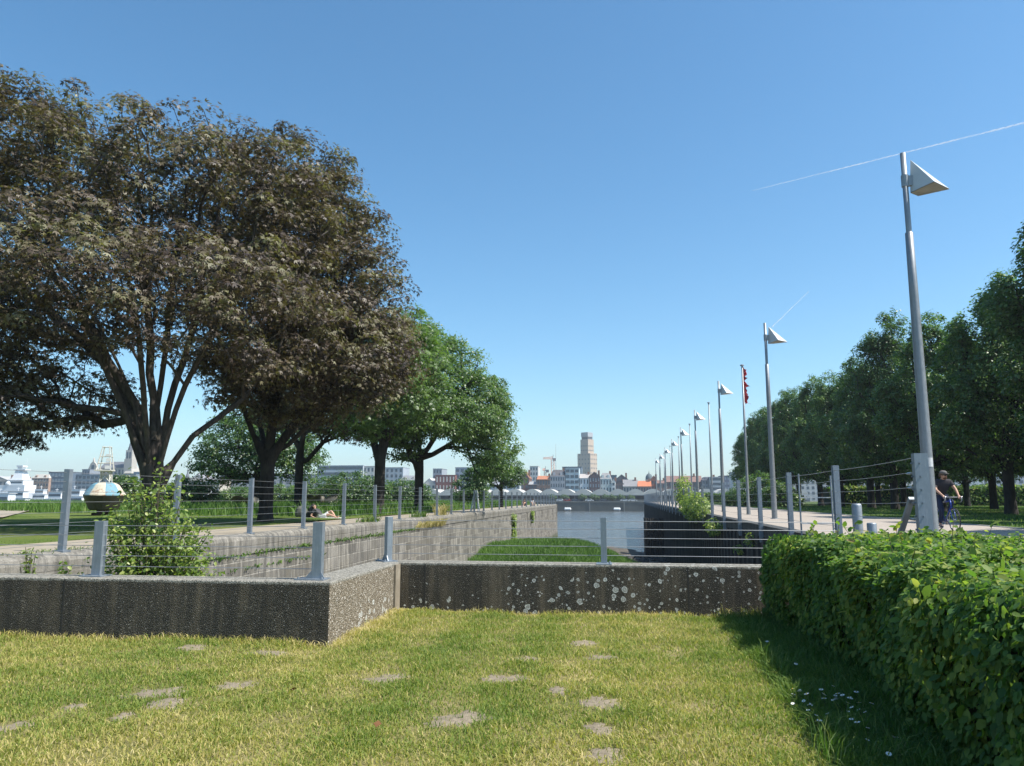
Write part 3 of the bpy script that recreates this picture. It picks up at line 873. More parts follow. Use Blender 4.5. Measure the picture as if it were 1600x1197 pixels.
# great copper maple on the left
b = at(236, 828, 21.5); b.z = P
stm = [[at(215, 640, 21.5), at(150, 520, 21), at(60, 400, 21)], [at(238, 620, 21.8), at(230, 480, 21.8), at(240, 300, 22)],
       [at(262, 640, 22), at(300, 520, 22.5), at(340, 330, 23)], [at(285, 600, 21), at(350, 500, 20.5), at(420, 400, 21)],
       [at(225, 640, 20.5), at(215, 500, 19), at(180, 350, 19)], [at(205, 650, 22), at(160, 560, 22.5), at(60, 470, 23), at(-80, 400, 23)], [at(195, 640, 21), at(130, 500, 20), at(60, 400, 20)], [at(250, 600, 22), at(265, 450, 22), at(290, 330, 22)], [at(200, 600, 21), at(120, 450, 20.5)], [at(300, 680, 22), at(380, 620, 23), at(430, 560, 24)]]
make_tree('maple_tree', b, 1.25,
          [L(30, 265, 23, 3.6, 4, 2.8), L(-110, 330, 23, 4, 4.5, 3.4), L(190, 285, 21.5, 3.1, 3.6, 2.55), L(300, 305, 22.5, 3.0, 3.5, 2.6), L(405, 330, 24, 2.5, 3.2, 2.8),
           L(100, 430, 19.5, 3.4, 3.6, 2.1), L(290, 455, 19.5, 2.6, 3.2, 1.9), L(-20, 520, 22, 3.2, 4, 2.2), L(420, 480, 22.5, 2.3, 3, 2.3), L(-140, 560, 23, 3.5, 4, 2.5),
           L(60, 620, 21.5, 2.4, 3.2, 1.1), L(20, 205, 22, 1.8, 2, 1.9), L(-60, 640, 22, 2.5, 3, 1.3)],
          1850, 66, .60, .140, M['copper'], M['bark'], stm, 'maple', 3, alpha=.42, r_leaf=.0125, gap=.02, ex=2.35,
          label='huge multi-stemmed copper maple with dark bronze leaves at the far left', group='copper maples by the promenade')
# second copper maple
b = at(414, 822, 28.5); b.z = P
stm = [[at(420, 700, 28.5), at(440, 560, 28.5), at(470, 400, 28.5)], [at(395, 680, 28.5), at(365, 590, 28), at(330, 500, 27)],
       [at(440, 690, 28.5), at(490, 620, 29), at(560, 520, 29)], [at(430, 710, 28.8), at(500, 650, 28), at(590, 600, 28)], [at(405, 660, 29.5), at(420, 520, 30), at(430, 400, 30)]]
make_tree('maple_tree', b, 2.3,
          [L(455, 320, 29, 3.0, 3.5, 3.0), L(508, 390, 29, 2.5, 3.2, 3.1), L(548, 462, 28.5, 2.1, 3, 2.6), L(450, 500, 27, 3.2, 3.5, 2.6), L(395, 430, 28, 2.8, 3, 2.6), L(540, 560, 27.5, 2.5, 3, 1.8),
           L(550, 585, 28, 1.9, 2.5, 1.5), L(390, 590, 26.5, 2.2, 2.6, 1.2), L(588, 520, 30, 1.4, 2, 1.6), L(470, 628, 28, 2.0, 2.4, .8)],
          1500, 60, .58, .14, M['copper'], M['barkd'], stm, 'maple', 5, alpha=.42, r_leaf=.0125, gap=.04, ex=2.35,
          label='second copper maple with a dark forked trunk, right of the largest one', group='copper maples by the promenade')
# slimmer tree behind with dark leaves
b = at(465, 798, 44); b.z = P
make_tree('maple_tree', b, 3.2, [L(500, 570, 44, 3.6, 4, 3.2), L(535, 645, 44, 2.8, 4, 1.6), L(440, 600, 45, 3.5, 3.5, 3)], 800, 24, .6, .2, M['copper'], M['barkd'],
          [[at(470, 700, 44), at(490, 620, 44)], [at(480, 720, 44), at(540, 650, 44)]], 'maple', 6, r_leaf=.013,
          label='slim dark-trunked copper maple half hidden between the other trees', group='copper maples by the promenade')
# twin-trunk tree with mixed crown
b = at(592, 797, 41); b.z = P
make_tree('twin_trunk_tree', b, 3.0, [L(600, 560, 41, 2.8, 3, 2.4), L(622, 545, 41, 2.3, 3, 2.1), L(645, 600, 40, 2.0, 3, 2.0), L(590, 640, 40, 2.8, 3, 1.6), L(640, 515, 43, 1.3, 2, 1.3)], 700, 36, .55, .17, M['locust'], M['barkd'],
          [[at(598, 690, 41), at(610, 600, 41)], [at(585, 690, 41.3), at(570, 600, 42)]], 'maple', 8, r_leaf=.0165, gap=.1,
          label='thick-trunked tree with green and bronze leaves left of the spreading tree', group=None)
# light green spreading tree
b = at(654, 799, 50); b.z = P
make_tree('locust_tree', b, 3.6, [L(690, 585, 50, 3.0, 3.5, 2.6), L(650, 640, 49, 3.0, 3.5, 1.8), L(730, 630, 50, 3.1, 3.5, 2.2), L(765, 662, 50, 1.7, 2.6, 1.5), L(700, 655, 47, 3.6, 3.2, 1.3), L(748, 628, 51, 1.8, 2.5, 1.8), L(675, 545, 51, 1.6, 2.5, 1.8), L(620, 690, 49, 1.7, 2.5, 1.2), L(760, 700, 50, 2.2, 2.5, 1.1), L(770, 735, 52, 1.2, 1.6, .7)],
          1700, 46, .5, .15, M['locust'], M['barkd'],
          [[at(655, 705, 50), at(650, 640, 50), at(660, 580, 50)], [at(675, 712, 50), at(710, 690, 50), at(770, 680, 50)], [at(640, 705, 50), at(610, 670, 49)], [at(668, 700, 50), at(700, 650, 50), at(730, 600, 50)]], 'quad', 9, r_leaf=.011, gap=.08, up=.5, droop=-.6,
          label='spreading light green tree with a feathery crown beside the dock wall')
# small dark-green tree at the end of the promenade
b = at(783, 794, 75); b.z = P
make_tree('young_tree', b, 2.3, [L(783, 735, 75, 2.2, 2.2, 1.6), L(765, 720, 75, 1.6, 2, 1.4), L(800, 745, 75, 1.2, 1.5, .9)], 420, 26, .45, .17, M['dkleaf'], M['barkd'], [], 'quad', 10,
          label='small round green tree with a thin trunk near the end of the promenade')
b = at(735, 790, 70); b.z = P
make_tree('shrub', b, .5, [L(735, 765, 70, 1.6, 1.8, 1.3), L(745, 748, 70, 1.2, 1.6, 1.1)], 380, 24, .4, .17, M['dkleaf'], M['barkd'], [], 'quad', 11,
          label='dense dark green shrub beside the white step ladder', cat='shrub')
# big green tree behind the maples
b = at(400, 790, 62); b.z = P
make_tree('chestnut_tree', b, 2.6, [L(375, 700, 62, 3.6, 4, 2.9), L(430, 690, 62, 3.6, 4, 2.8), L(350, 725, 61, 2.4, 3, 1.8), L(400, 655, 62, 3, 3, 2), L(470, 720, 62, 2, 3, 1.8), L(455, 660, 63, 2.6, 3, 2.2)], 1100, 26, .6, .22, M['dkleaf'], M['barkd'], [], 'quad', 12, r_leaf=.013, gap=.3,
          label='broad bright green tree standing behind the two copper maples')
for k, (px, py, Y, rx, rz, lf, sd_, lb) in enumerate([
        (193, 764, 58, 1.1, 1.15, 'dkleaf', 21, 'dark rounded bush between the buoy and the big maple trunk'),
        (293, 768, 60, 1.6, 1.2, 'dkleaf', 22, 'dark green bush just right of the big maple trunk'),
        (370, 777, 70, 1.8, 1.0, 'limeleaf', 23, 'light green bush behind the ship propeller'),
        (440, 775, 72, 1.9, 1.2, 'limeleaf', 26, 'pale green bush between the two dark maple trunks'),
        (500, 769, 70, 2.1, 1.4, 'limeleaf', 24, 'pale green bush behind the sunbathing person'),
        (550, 762, 66, 2.4, 1.5, 'dkleaf', 25, 'large dark green bush left of the thick trunk'),
        (630, 768, 72, 1.9, 1.3, 'dkleaf', 27, 'dark green bush between the thick trunk and the spreading tree')]):
    q = at(px, py, Y); bb = (q.x, Y, P)
    make_tree('bush', bb, .3, [(q.x, Y, q.z, rx, rx, rz), (q.x + rx * .7, Y + .5, q.z - .3, rx * .7, rx * .7, rz * .8), (q.x - rx * .7, Y, q.z - .35, rx * .7, rx * .7, rz * .75)], 300, 26, .42, .17, M[lf], M['barkd'], [], 'quad', sd_, gap=.5, label=lb, cat='bush', group='bushes in the park')

# right-hand grove: three kinds copied into rows
def grove_proto(seed, h, r):
    rg = np.random.default_rng(seed); lob = []
    for k in range(5):
        z = 4.6 + (h - 7.0) * k / 4; rr = r * (.9, 1.06, .98, .76, .46)[k]
        lob.append((rg.normal() * .25, rg.normal() * .25, z, rr, rr, (h - 4) / 5.0))
    for k in range(11):
        a = rg.random() * 6.28; rr = r * rg.uniform(.1, .75); zz = h - 1.7 - rr * 1.3 + rg.uniform(-.3, .5)
        lob.append((rr * math.cos(a), rr * math.sin(a), zz, .34, .34, 1.5))
    for k in range(9):
        a = rg.random() * 6.28; rr = r * rg.uniform(.75, .98); zz = rg.uniform(4.0, h * .68)
        lob.append((rr * math.cos(a), rr * math.sin(a), zz, r * .33, r * .33, r * .36))
    e = make_tree('grove_tree', (0, 0, 0), 3.4, lob, 1400, 42, .38, .165, M['limeleaf'] if seed % 2 else M['dkleaf'], M['barkd'], [], 'quad', seed, alpha=.5, r_leaf=.0115, gap=.1, shell=.8, wmin=.6, vert=.9)
    return e
protos = [grove_proto(31, 14.6, 3.05), grove_proto(32, 15.4, 3.1), grove_proto(33, 13.8, 3.25)]
used = [False] * 3; cnt = 0
row_names = ['front grove row', 'second grove row', 'back grove row']
ordn = ['first', 'second', 'third', 'fourth', 'fifth', 'sixth', 'seventh', 'eighth', 'ninth', 'tenth', 'eleventh', 'twelfth', 'thirteenth', 'fourteenth']
for ri, X in enumerate((21.0, 28.4, 35.6)):
    for ci in range(14 if ri == 0 else 11):
        Y = 21 + 8.4 * ci + (3.5 if ri == 1 else 0) + rng.normal() * .5
        if ri and ci < 1: continue
        k = int(rng.integers(0, 3))
        if not used[k]: o = protos[k]; used[k] = True
        else: o = copy_tree(protos[k])
        o.location = (X + rng.normal() * .4, Y, P); o.rotation_euler = (0, 0, rng.uniform(0, 6.28))
        s = rng.uniform(.92, 1.06) * (1.0 if ri == 0 else .95) * (1.03 if Y < 50 else 1.0); o.scale = (s, s, s * rng.uniform(.94, 1.06))
        tag(o, f'{ordn[ci]} tree from the near end of the {row_names[ri]}', 'tree', 'grove trees right of the path')
# shrubs at the verge far down the path
for k, (px, py, Y, r, lb) in enumerate([(1181, 768, 84, 2.3, 'tallest green shrub on the verge behind the flagpole'), (1150, 781, 88, 1.3, 'low pale green shrub on the verge left of the tallest shrub'), (1218, 778, 78, 1.7, 'round green shrub on the verge between lamp and grove')]):
    q = at(px, py, Y)
    make_tree('shrub', (q.x, Y, P), .4, [(q.x, Y, q.z, r, r, r * .9), (q.x + r * .5, Y, q.z - .5, r * .8, r * .8, r * .7)], 300, 24, .4, .2, M['limeleaf'], M['barkd'], [], 'quad', 41 + k, gap=.5, label=lb, cat='shrub', group='shrubs on the right verge')

# ------------------------------------------------------------------ leafy masses: hedges, shrubs, creepers
def leaf_shell(name, P_, N_, size, mat, tmpl='leaf', parent=None, droop=(0, 0, -.5), rg=rng, rnd=None, jit=.5):
    T, Fc = {'quad': (T_QUAD, F_QUAD), 'maple': (T_MAPLE, F_MAPLE), 'leaf': (T_LEAF, F_LEAF)}[tmpl]
    n = len(P_)
    v, f, r = leaves(P_, N_ + rg.normal(size=(n, 3)) * jit, size * rg.uniform(.6, 1.3, n), T, Fc, np.array(droop), rnd, rg)
    return link(name, np_mesh(name, v, f, {'rnd': r}), mat, parent)

def near_hedge():
    rg = np.random.default_rng(50)
    X0, X1, Ya, Yb, H = 1.98, 6.3, 1.2, 11.05, 1.10
    e = empty('hedge', (X0, Yb, 0), 0, 'dense broad leafy green hedge at the right edge of the lawn', 'hedge')
    def hz(x, y): return H - .05 * np.clip((x - 3) / 3, 0, 1) + .05 * np.sin(x * 2.3 + y * 1.7) + .035 * np.sin(y * 4.1 + x) + .03 * np.sin(x * 7 + y * 5)
    # left face
    n = 27000
    y = 1.2 + (Yb - 1.2) * rg.random(n) ** .8; z = rg.random(n) ** .9 * (H + .02)
    x = X0 + .05 * np.sin(y * 2.7 + z * 3) + .05 * np.sin(y * 6.1 - z * 5) + .10 * np.sin(y * .9 + 1) - .06 * rg.random(n) + .14 * rg.random(n) ** 2 + .22 * np.clip((z - .85) / .3, 0, 1) ** 2 + .18 * np.clip(.35 - z, 0, 1)
    pl = np.stack([x, y, z], 1); nl = np.tile([-1, -.15, .55], (n, 1))
    n2 = 62000
    y2 = Ya + (Yb - Ya) * rg.random(n2) ** .75; x2 = X0 + .02 + (X1 - X0) * rg.random(n2) ** 1.35
    z2 = hz(x2, y2) - .10 * rg.random(n2) ** 1.5 + .02 * rg.normal(size=n2) - .12 * np.exp(-((x2 - X0) / .12))
    pt = np.stack([x2, y2, z2], 1); nt_ = np.tile([-.1, -.2, 1.], (n2, 1))
    n3 = 4000
    x3 = X0 + (X1 - X0) * rg.random(n3); z3 = H * rg.random(n3); y3 = Yb + .05 * np.sin(x3 * 5) - .1 * rg.random(n3)
    pb = np.stack([x3, y3, z3], 1); nb = np.tile([0, 1, .4], (n3, 1))
    pp = np.concatenate([pl, pt, pb]); nn = np.concatenate([nl, nt_, nb])
    m_ = len(pp); dist = np.linalg.norm(pp[:, :2], axis=1)
    rnd = np.clip(rg.random(m_) * .75 + .12 * np.sin(pp[:, 1] * 3 + pp[:, 0] * 2) + .12, 0, 1)
    o = leaf_shell('foliage', pp, nn, rg.uniform(.038, .076, m_), M['hedge'], 'leaf', None, (-.4, -.2, -.9), rg, rnd, .45)
    o.data.transform(Matrix.Translation((-X0, -Yb, 0))); o.parent = e; KIDS.setdefault(e.name, []).append(o)
    core = MB().box(X0 + .22, Ya, 0, X1, Yb - .12, H - .16)  # solid dark box filling the hedge behind its leaves
    c = core.build('infill', simple('hedge inner twigs', (.03, .035, .015), (.012, .014, .008), 1, 0, 12), e); c.location = (-X0, -Yb, 0)
    # upright shoots standing out of the top
    sh = []; sp_ = []; sn = []; 
    m = MB()
    for k in range(120):
        y = rg.uniform(2.2, 11); x = rg.uniform(X0, X1 - .3); z = float(hz(x, y)); h = rg.uniform(.05, .18) * (1 if k % 5 else 1.5)
        lean = rg.normal(size=2) * .06
        m.tube((x, y, z - .05), (x + lean[0], y + lean[1], z + h), .004, .0025, 4)
        for j in range(6):
            t = (j + 1) / 6; sp_.append((x + lean[0] * t, y + lean[1] * t, z + h * t)); a = rg.random() * 6.28; sn.append((math.cos(a) * .6, math.sin(a) * .6, .8))
    st_ = m.build('shoot', M['stem'], e); st_['kind'] = 'stuff'; st_.location = (-X0, -Yb, 0)
    o2 = leaf_shell('shoot_leaf', np.array(sp_), np.array(sn), np.full(len(sp_), .075), M['hedge'], 'leaf', st_, (0, 0, .2), rg, np.clip(rg.random(len(sp_)) * .5 + .5, 0, 1))
near_hedge()
# far hedge behind the grove
def block_hedge(name, x0, x1, y0, y1, z0, z1, n, ls, label, mat='hedge', seed=60):
    rg = np.random.default_rng(seed)
    e = empty(name, (x0, y0, z0), 0, label, 'hedge')
    x = rg.uniform(x0, x1, n); y = rg.uniform(y0, y1, n); z = rg.uniform(z0, z1, n); s = rg.random(n)
    topm = s < .45; y = np.where(topm, y, y0 + rg.random(n) * .2); z = np.where(topm, z1 - .25 * rg.random(n) + .15 * np.sin(x * 1.7), z)
    nn = np.where(topm[:, None], np.array([[0, -.2, 1.]]), np.array([[0, -1., .5]]))
    p = np.stack([x, y, z], 1) - np.array([x0, y0, z0])
    leaf_shell('foliage', p, nn, np.full(n, ls), M[mat], 'quad', e, (0, 0, -.5), rg, rg.random(n), .6)
    MB().box(.1, .2, 0, x1 - x0 - .1, y1 - y0 - .1, z1 - z0 - .3).build('infill', simple('dark inner twigs', (.02, .03, .012)), e)  # plain dark block closing the hedge behind the leaf layer
block_hedge('hedge', 24, 90, 96, 99.5, P, 2.9, 15000, .32, 'long clipped bright green hedge seen between the grove trunks')
block_hedge('hedge', 12.6, 22, 150, 153, P, 2.4, 2500, .3, 'low green hedge far down the verge where the path ends', 'limeleaf', 61)

def shrub(name, base, H, W, nst, nl, ls, label, mat='bushleaf', seed=70, cat='shrub', arch=.3, group=None, D=None):
    """several thin stems leafing all along"""
    rg = np.random.default_rng(seed); e = empty(name, base, 0, label, cat, group); m = MB(); pp = []; nn = []
    D = D or W
    for k in range(nst):
        a = rg.random() * 6.283; rr = rg.random() ** .6
        top = Vector((W * rr * math.cos(a), D * rr * math.sin(a), H * (1 - .55 * rr ** 2) * rg.uniform(.7, 1.0)))
        mid = Vector((top.x * .35, top.y * .35, top.z * .55)); b0 = Vector((rg.normal() * .05, rg.normal() * .05, 0))
        prev = b0; N = 8; pts_ = []
        for j in range(1, N + 1):
            t = j / N; q = b0 * (1 - t) ** 2 + mid * 2 * t * (1 - t) + top * t * t; pts_.append(q)
        m.path([b0] + pts_, [.012 * (1 - .8 * i / N) + .002 for i in range(N + 1)], 4)
        for j in range(nl):
            t = .12 + .9 * rg.random() ** .7; q = b0 * (1 - t) ** 2 + mid * 2 * t * (1 - t) + top * t * t
            off = rg.normal(size=3) * np.array([.09, .09, .06]) * (W / .7) * (1.25 - t * .8)
            pp.append(np.array(q) + off); nn.append(off / .1 * .5 + np.array([0, 0, .8]))
    m.build('stem', M['stem'], e)
    leaf_shell('foliage', np.array(pp), np.array(nn), np.full(len(pp), ls), M[mat], 'leaf', e, (0, 0, -.3), rg, None, .5)
    return e
q = at(240, 880, 9.9)
shrub('shrub', (at(237, 880, 9.75).x, 9.75, -.6), 2.72, .98, 80, 110, .062, 'tall bright green shrub growing up behind the low wall on the left', seed=71, D=.62)
shrub('weed', (at(45, 890, 9.3).x, 9.3, .1), .95, .17, 10, 22, .06, 'small yellow-green weed at the far left behind the low wall', seed=72, cat='plant')
shrub('weed', (at(107, 890, 9.3).x, 9.3, .25), .66, .2, 9, 20, .06, 'low yellow-green weed left of the tall shrub behind the wall', seed=73, cat='plant')
shrub('weed', (at(10, 897, 9.3).x, 9.3, .2), .5, .14, 6, 14, .05, 'tiny weed peeping over the wall at the left picture edge', seed=74, cat='plant')
# shrubs on the shaded wall
def hanging(name, c, rx, ry, rz, n, ls, label, seed, mat='bushleaf', cat='shrub'):
    rg = np.random.default_rng(seed); e = empty(name, c, 0, label, cat)
    d = rg.normal(size=(n, 3)); d /= np.linalg.norm(d, axis=1, keepdims=True); u = rg.random(n) ** .45
    p = d * u[:, None] * np.array([rx, ry, rz]); k = noise3(p, 2.2, seed) > -.35; p = p[k]; d = d[k]
    leaf_shell('foliage', p, d * .5 + np.array([-.2, 0, .8]), np.full(len(p), ls), M[mat], 'leaf', e, (0, 0, -.5), rg, None, .5)
    m = MB()
    for k in range(14):
        q = p[rg.integers(len(p))]; m.path([(rx * .6, 0, -.1), (q[0] * .4, q[1] * .5, q[2] * .6 + .1), tuple(q)], [.02, .012, .005], 4)
    m.build('stem', M['stem'], e)
hanging('shrub', (4.35, 50, 1.05), .75, 6.5, .95, 5200, .16, 'bushy green shrub spilling over the edge of the shaded dock wall', 81)
hanging('shrub', (4.6, 62, 1.9), .7, 3.0, 1.5, 1400, .18, 'yellow-green sapling rising among the flagpoles on the dock edge', 82)
hanging('shrub', (4.3, 39, .2), .4, 2.2, .45, 500, .15, 'thin creeping shrub under the fence on the shaded wall', 83)
hanging('wall_plant', (4.25, 24.3, -.78), .32, .75, .55, 520, .10, 'pale green plant growing out of the shaded wall near the hedge', 84, cat='plant')
hanging('wall_plant', (4.3, 31, -.35), .2, .7, .2, 120, .1, 'wispy plant in a crack of the shaded wall left of the larger one', 85, cat='plant')
hanging('wall_plant', (4.3, 28, .15), .2, .5, .3, 110, .09, 'small sprig at the top of the shaded wall between two posts', 86, cat='plant')
# creepers on the sunny wall
def creeper(y, z0, z1, w, n, label, seed):
    rg = np.random.default_rng(seed); e = empty('creeper', (WX0 + .1, y, z1), 0, label, 'climbing plant')
    z = rg.uniform(z0, z1, n); yy = rg.normal(size=n) * w * (.7 + .4 * np.sin(z * 2.3)); x = rg.uniform(0, .22, n)
    leaf_shell('foliage', np.stack([x, yy, z - z1], 1), np.tile([1, -.2, .5], (n, 1)), np.full(n, .17), M['bushleaf'], 'leaf', e, (0, 0, -.8), rg, None, .5)
    MB().path([(.03, 0, z0 - z1), (.03, .1, (z0 - z1) / 2), (.03, 0, 0)], .03, 5).build('stem', M['stem'], e)
creeper(66.5, -2.3, .2, .6, 900, 'long strip of yellow-green creeper down the sunny dock wall', 91)
creeper(80, -.9, .25, .5, 350, 'short creeper on the sunny dock wall near its far end', 92)
# dry grass tuft and ferns in the sunny wall
def tuft(pts, hgt, name, label, mat, n, spread, seed, wd=.01, lean=.6, cat='grass', kind=None, dirn=(1, 0)):
    rg = np.random.default_rng(seed); V = []; F = []; off = 0
    N = n; base = np.array(pts)[rg.integers(0, len(pts), N)] + rg.normal(size=(N, 3)) * np.array(spread)
    h = hgt * rg.uniform(.5, 1.2, N); a = rg.random(N) * 6.283
    ln = np.stack([np.cos(a) * lean + dirn[0] * .3, np.sin(a) * lean + dirn[1] * .3], 1) * h[:, None]
    return blades(base, h, ln, wd, name, mat, label, cat, kind, rg)
def blades(base, h, ln, wd, name, mat, label=None, cat=None, kind=None, rg=rng, rnd=None):
    N = len(base); a = rg.random(N) * 6.283; s = np.stack([np.cos(a), np.sin(a), np.zeros(N)], 1) * (wd * rg.uniform(.6, 1.3, N))[:, None] * .5
    mid = base + np.concatenate([ln * .35, (h * .6)[:, None]], 1); tip = base + np.concatenate([ln, (h * (1 - .25 * np.minimum(1, np.linalg.norm(ln, axis=1) / h)))[:, None]], 1)
    V = np.stack([base - s, base + s, mid - s * .8, mid + s * .8, tip], 1).reshape(-1, 3)
    F = np.array([[0, 1, 3], [0, 3, 2], [2, 3, 4]])[None] + (np.arange(N) * 5)[:, None, None]
    r = rg.random(N) if rnd is None else rnd
    me = np_mesh(name, V, F.reshape(-1, 3), {'rnd': np.repeat(r, 3)})
    o = link(name, me, mat); tag(o, label, cat, None, kind); return o
dry = leafmat('dry straw', [(0, (.3, .24, .1)), (1, (.5, .42, .22))], .3, .7)
tuft([(WX0 + .06, y, .17) for y in np.linspace(35.5, 40.5, 12)], .4, 'dry_grass_tuft', 'dry straw-coloured grass growing from a joint of the sunny wall', dry, 500, (.04, .2, .03), 95, .03, .8, 'plant')
tuft([(WX0 + .05, y, .15) for y in np.linspace(16.5, 35, 60)] + [(WX0 + .05, y, -.2) for y in np.linspace(17, 24, 12)], .10, 'wall_moss', 'dark little ferns and moss along the drainage joint of the sunny wall', M['reed'], 900, (.02, .12, .03), 96, .035, 1.0, 'moss', 'stuff')
tuft([(-9.9, 13.0, P), (-9.9, 12.4, P), (-9.95, 11.8, P)], .1, 'weed', 'small dry weeds round the foot of the first promenade post', M['tallblade'], 160, (.1, .3, 0), 97, .012, 1, 'plant')
for k, (y, h, lb) in enumerate([(28.9, .28, 'dark weeds at the edge of the promenade under the fence'), (36.5, .35, 'yellow weed on the promenade edge by the fence'), (41, .7, 'tall brown weeds leaning through the promenade fence')]):
    tuft([(-9.9, y + d, P) for d in (0, .5, 1.0)], h, 'weed', lb, M['tallblade'] if k != 2 else dry, 200, (.12, .25, 0), 100 + k, .03, .7, 'plant')

# ------------------------------------------------------------------ grass
bare = [(597, 1057, 36, 7), (372, 1068, 28, 7), (240, 1080, 45, 8), (258, 1098, 30, 8), (118, 1097, 18, 5), (190, 1116, 16, 5), (15, 1132, 30, 8), (717, 1117, 45, 11), (790, 1056, 32, 6), (940, 1099, 30, 11), (936, 1136, 24, 8), (946, 1176, 34, 11),
        (826, 1029, 22, 4), (912, 1003, 20, 4), (945, 1024, 24, 4), (415, 1018, 28, 4), (870, 1076, 14, 6), (300, 1012, 24, 4)]
bs = []
sm = MB()
for k, (px, py, rx, ry) in enumerate(bare):
    c = gp(px, py, 0); ex = gp(px + rx, py, 0); ey = gp(px, py - ry, 0)
    a = (ex - c).length; b_ = (ey - c).length; bs.append((c.x, c.y, a, b_))
    n = 44; vs = [(c.x, c.y, float(lump(c.x, c.y)) - .011)]
    for rg_i, fr in enumerate((.3, .6, .85, 1.0)):
        for i in range(n):
            t = 6.283 * i / n; rr = fr * (1 + .28 * math.sin(2 * t + k) + .2 * math.sin(5 * t + 2 * k) + .16 * math.sin(9 * t + k * 3) + .12 * math.sin(15 * t))
            X_ = c.x + a * rr * math.cos(t) * math.cos(YAW) - b_ * rr * math.sin(t) * math.sin(YAW); Y_ = c.y + b_ * rr * math.sin(t) + a * rr * math.cos(t) * math.sin(YAW)
            vs.append((X_, Y_, float(lump(X_, Y_)) + (-.012, -.013, -.015, -.026)[rg_i]))
    fs = [(0, 1 + i, 1 + (i + 1) % n) for i in range(n)] + [(1 + q * n + i, 1 + (q + 1) * n + i, 1 + (q + 1) * n + (i + 1) % n, 1 + q * n + (i + 1) % n) for q in range(3) for i in range(n)]
    sm.add(vs, fs)
sm.build('bare_soil', M['soil'], None, True); tag(bpy.data.objects['bare_soil'], kind='structure')
def lawn_blades():
    rg = np.random.default_rng(200)
    n = 330000
    # denser near the camera, only the part of the lawn in front of the walls
    d = 3.6 + (11.4 - 3.6) * rg.random(n) ** .85
    px = rg.uniform(-80, 1600, n); ang = YAW - np.arctan((px - 800) / 1214.)
    x = -np.sin(ang) * d / np.cos(ang - YAW) ; y = np.cos(ang) * d / np.cos(ang - YAW)
    ok = (x < 3.2) & (((x < -3.32) & (y < 8.5)) | ((x >= -3.32) & (y < 11.2)))
    x = x[ok]; y = y[ok]
    dens = np.ones(len(x))
    for cx, cy, a, b_ in bs:
        dd = np.sqrt(((x - cx) / a) ** 2 + ((y - cy) / (b_ * 1.0)) ** 2); dens = np.minimum(dens, np.clip((dd - .45) / 1.0, .10, 1))
    nz = .5 + .5 * noise3(np.stack([x, y, x * 0], 1), 1.3, 3); nz2 = .5 + .5 * noise3(np.stack([x, y, x * 0], 1), 4.2, 9)
    keep = rg.random(len(x)) < dens * (.55 + .45 * nz2); x = x[keep]; y = y[keep]; nz = nz[keep]; nz2 = nz2[keep]
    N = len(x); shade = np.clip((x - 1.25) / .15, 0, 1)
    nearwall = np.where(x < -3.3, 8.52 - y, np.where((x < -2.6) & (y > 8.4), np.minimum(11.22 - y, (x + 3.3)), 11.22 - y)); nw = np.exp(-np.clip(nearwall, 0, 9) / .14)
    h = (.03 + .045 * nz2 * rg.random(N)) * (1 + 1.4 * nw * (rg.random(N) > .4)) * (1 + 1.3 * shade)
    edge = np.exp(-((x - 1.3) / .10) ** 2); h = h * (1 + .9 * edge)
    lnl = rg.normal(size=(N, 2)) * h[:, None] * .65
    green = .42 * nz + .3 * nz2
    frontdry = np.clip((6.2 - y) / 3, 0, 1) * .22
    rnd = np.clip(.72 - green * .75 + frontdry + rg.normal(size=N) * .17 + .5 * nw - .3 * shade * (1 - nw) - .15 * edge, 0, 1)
    base = np.stack([x, y, lump(x, y) - .022], 1)
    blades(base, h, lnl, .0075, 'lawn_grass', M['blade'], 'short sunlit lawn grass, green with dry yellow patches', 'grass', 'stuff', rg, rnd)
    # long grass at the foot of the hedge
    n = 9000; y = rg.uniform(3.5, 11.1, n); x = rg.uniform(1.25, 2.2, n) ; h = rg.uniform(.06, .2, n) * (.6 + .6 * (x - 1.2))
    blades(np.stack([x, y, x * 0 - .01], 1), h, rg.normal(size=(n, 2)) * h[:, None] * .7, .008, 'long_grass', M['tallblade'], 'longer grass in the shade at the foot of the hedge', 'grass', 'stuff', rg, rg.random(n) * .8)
lawn_blades()
def field(name, x0, x1, y0, y1, n, h0, h1, wd, mat, label, z=P, zf=None, seed=210, dens=None, power=1.0):
    rg = np.random.default_rng(seed)
    x = rg.uniform(x0, x1, n); y = y0 + (y1 - y0) * rg.random(n) ** power
    if dens is not None: k = rg.random(n) < dens(x, y); x = x[k]; y = y[k]
    N = len(x); zz = (np.full(N, z) + bankh(x, y)) if zf is None else zf(x, y)
    nz = .5 + .5 * noise3(np.stack([x, y, 0 * x], 1), .35, seed)
    h = rg.uniform(h0, h1, N) * (.6 + .8 * nz)
    rnd = np.clip(rg.random(N) * .6 + .4 * (1 - nz), 0, 1)
    blades(np.stack([x, y, zz], 1), h, rg.normal(size=(N, 2)) * h[:, None] * .35, wd, name, mat, label, 'grass', 'stuff', rg, rnd)
def meadow(x, y):
    # tall uncut strip behind the mown part
    edge = 33 + (-12 - x) * .45
    return np.where((y > edge) & ((x < -13.2) | (y > 38)), 1.0, 0)
field('meadow_grass', -75, -12.3, 30, 108, 85000, .3, .75, .05, M['tallblade'], 'tall uncut meadow grass between the park trees', dens=meadow, power=1.2)
field('mown_grass', -32, -12.1, 9.2, 36, 90000, .03, .07, .012, M['tallblade'], 'short mown park grass behind the promenade', seed=211)
field('verge_grass', 12.05, 40, 18, 90, 60000, .05, .16, .03, M['tallblade'], 'rough grass under the grove', seed=212, power=1.2)
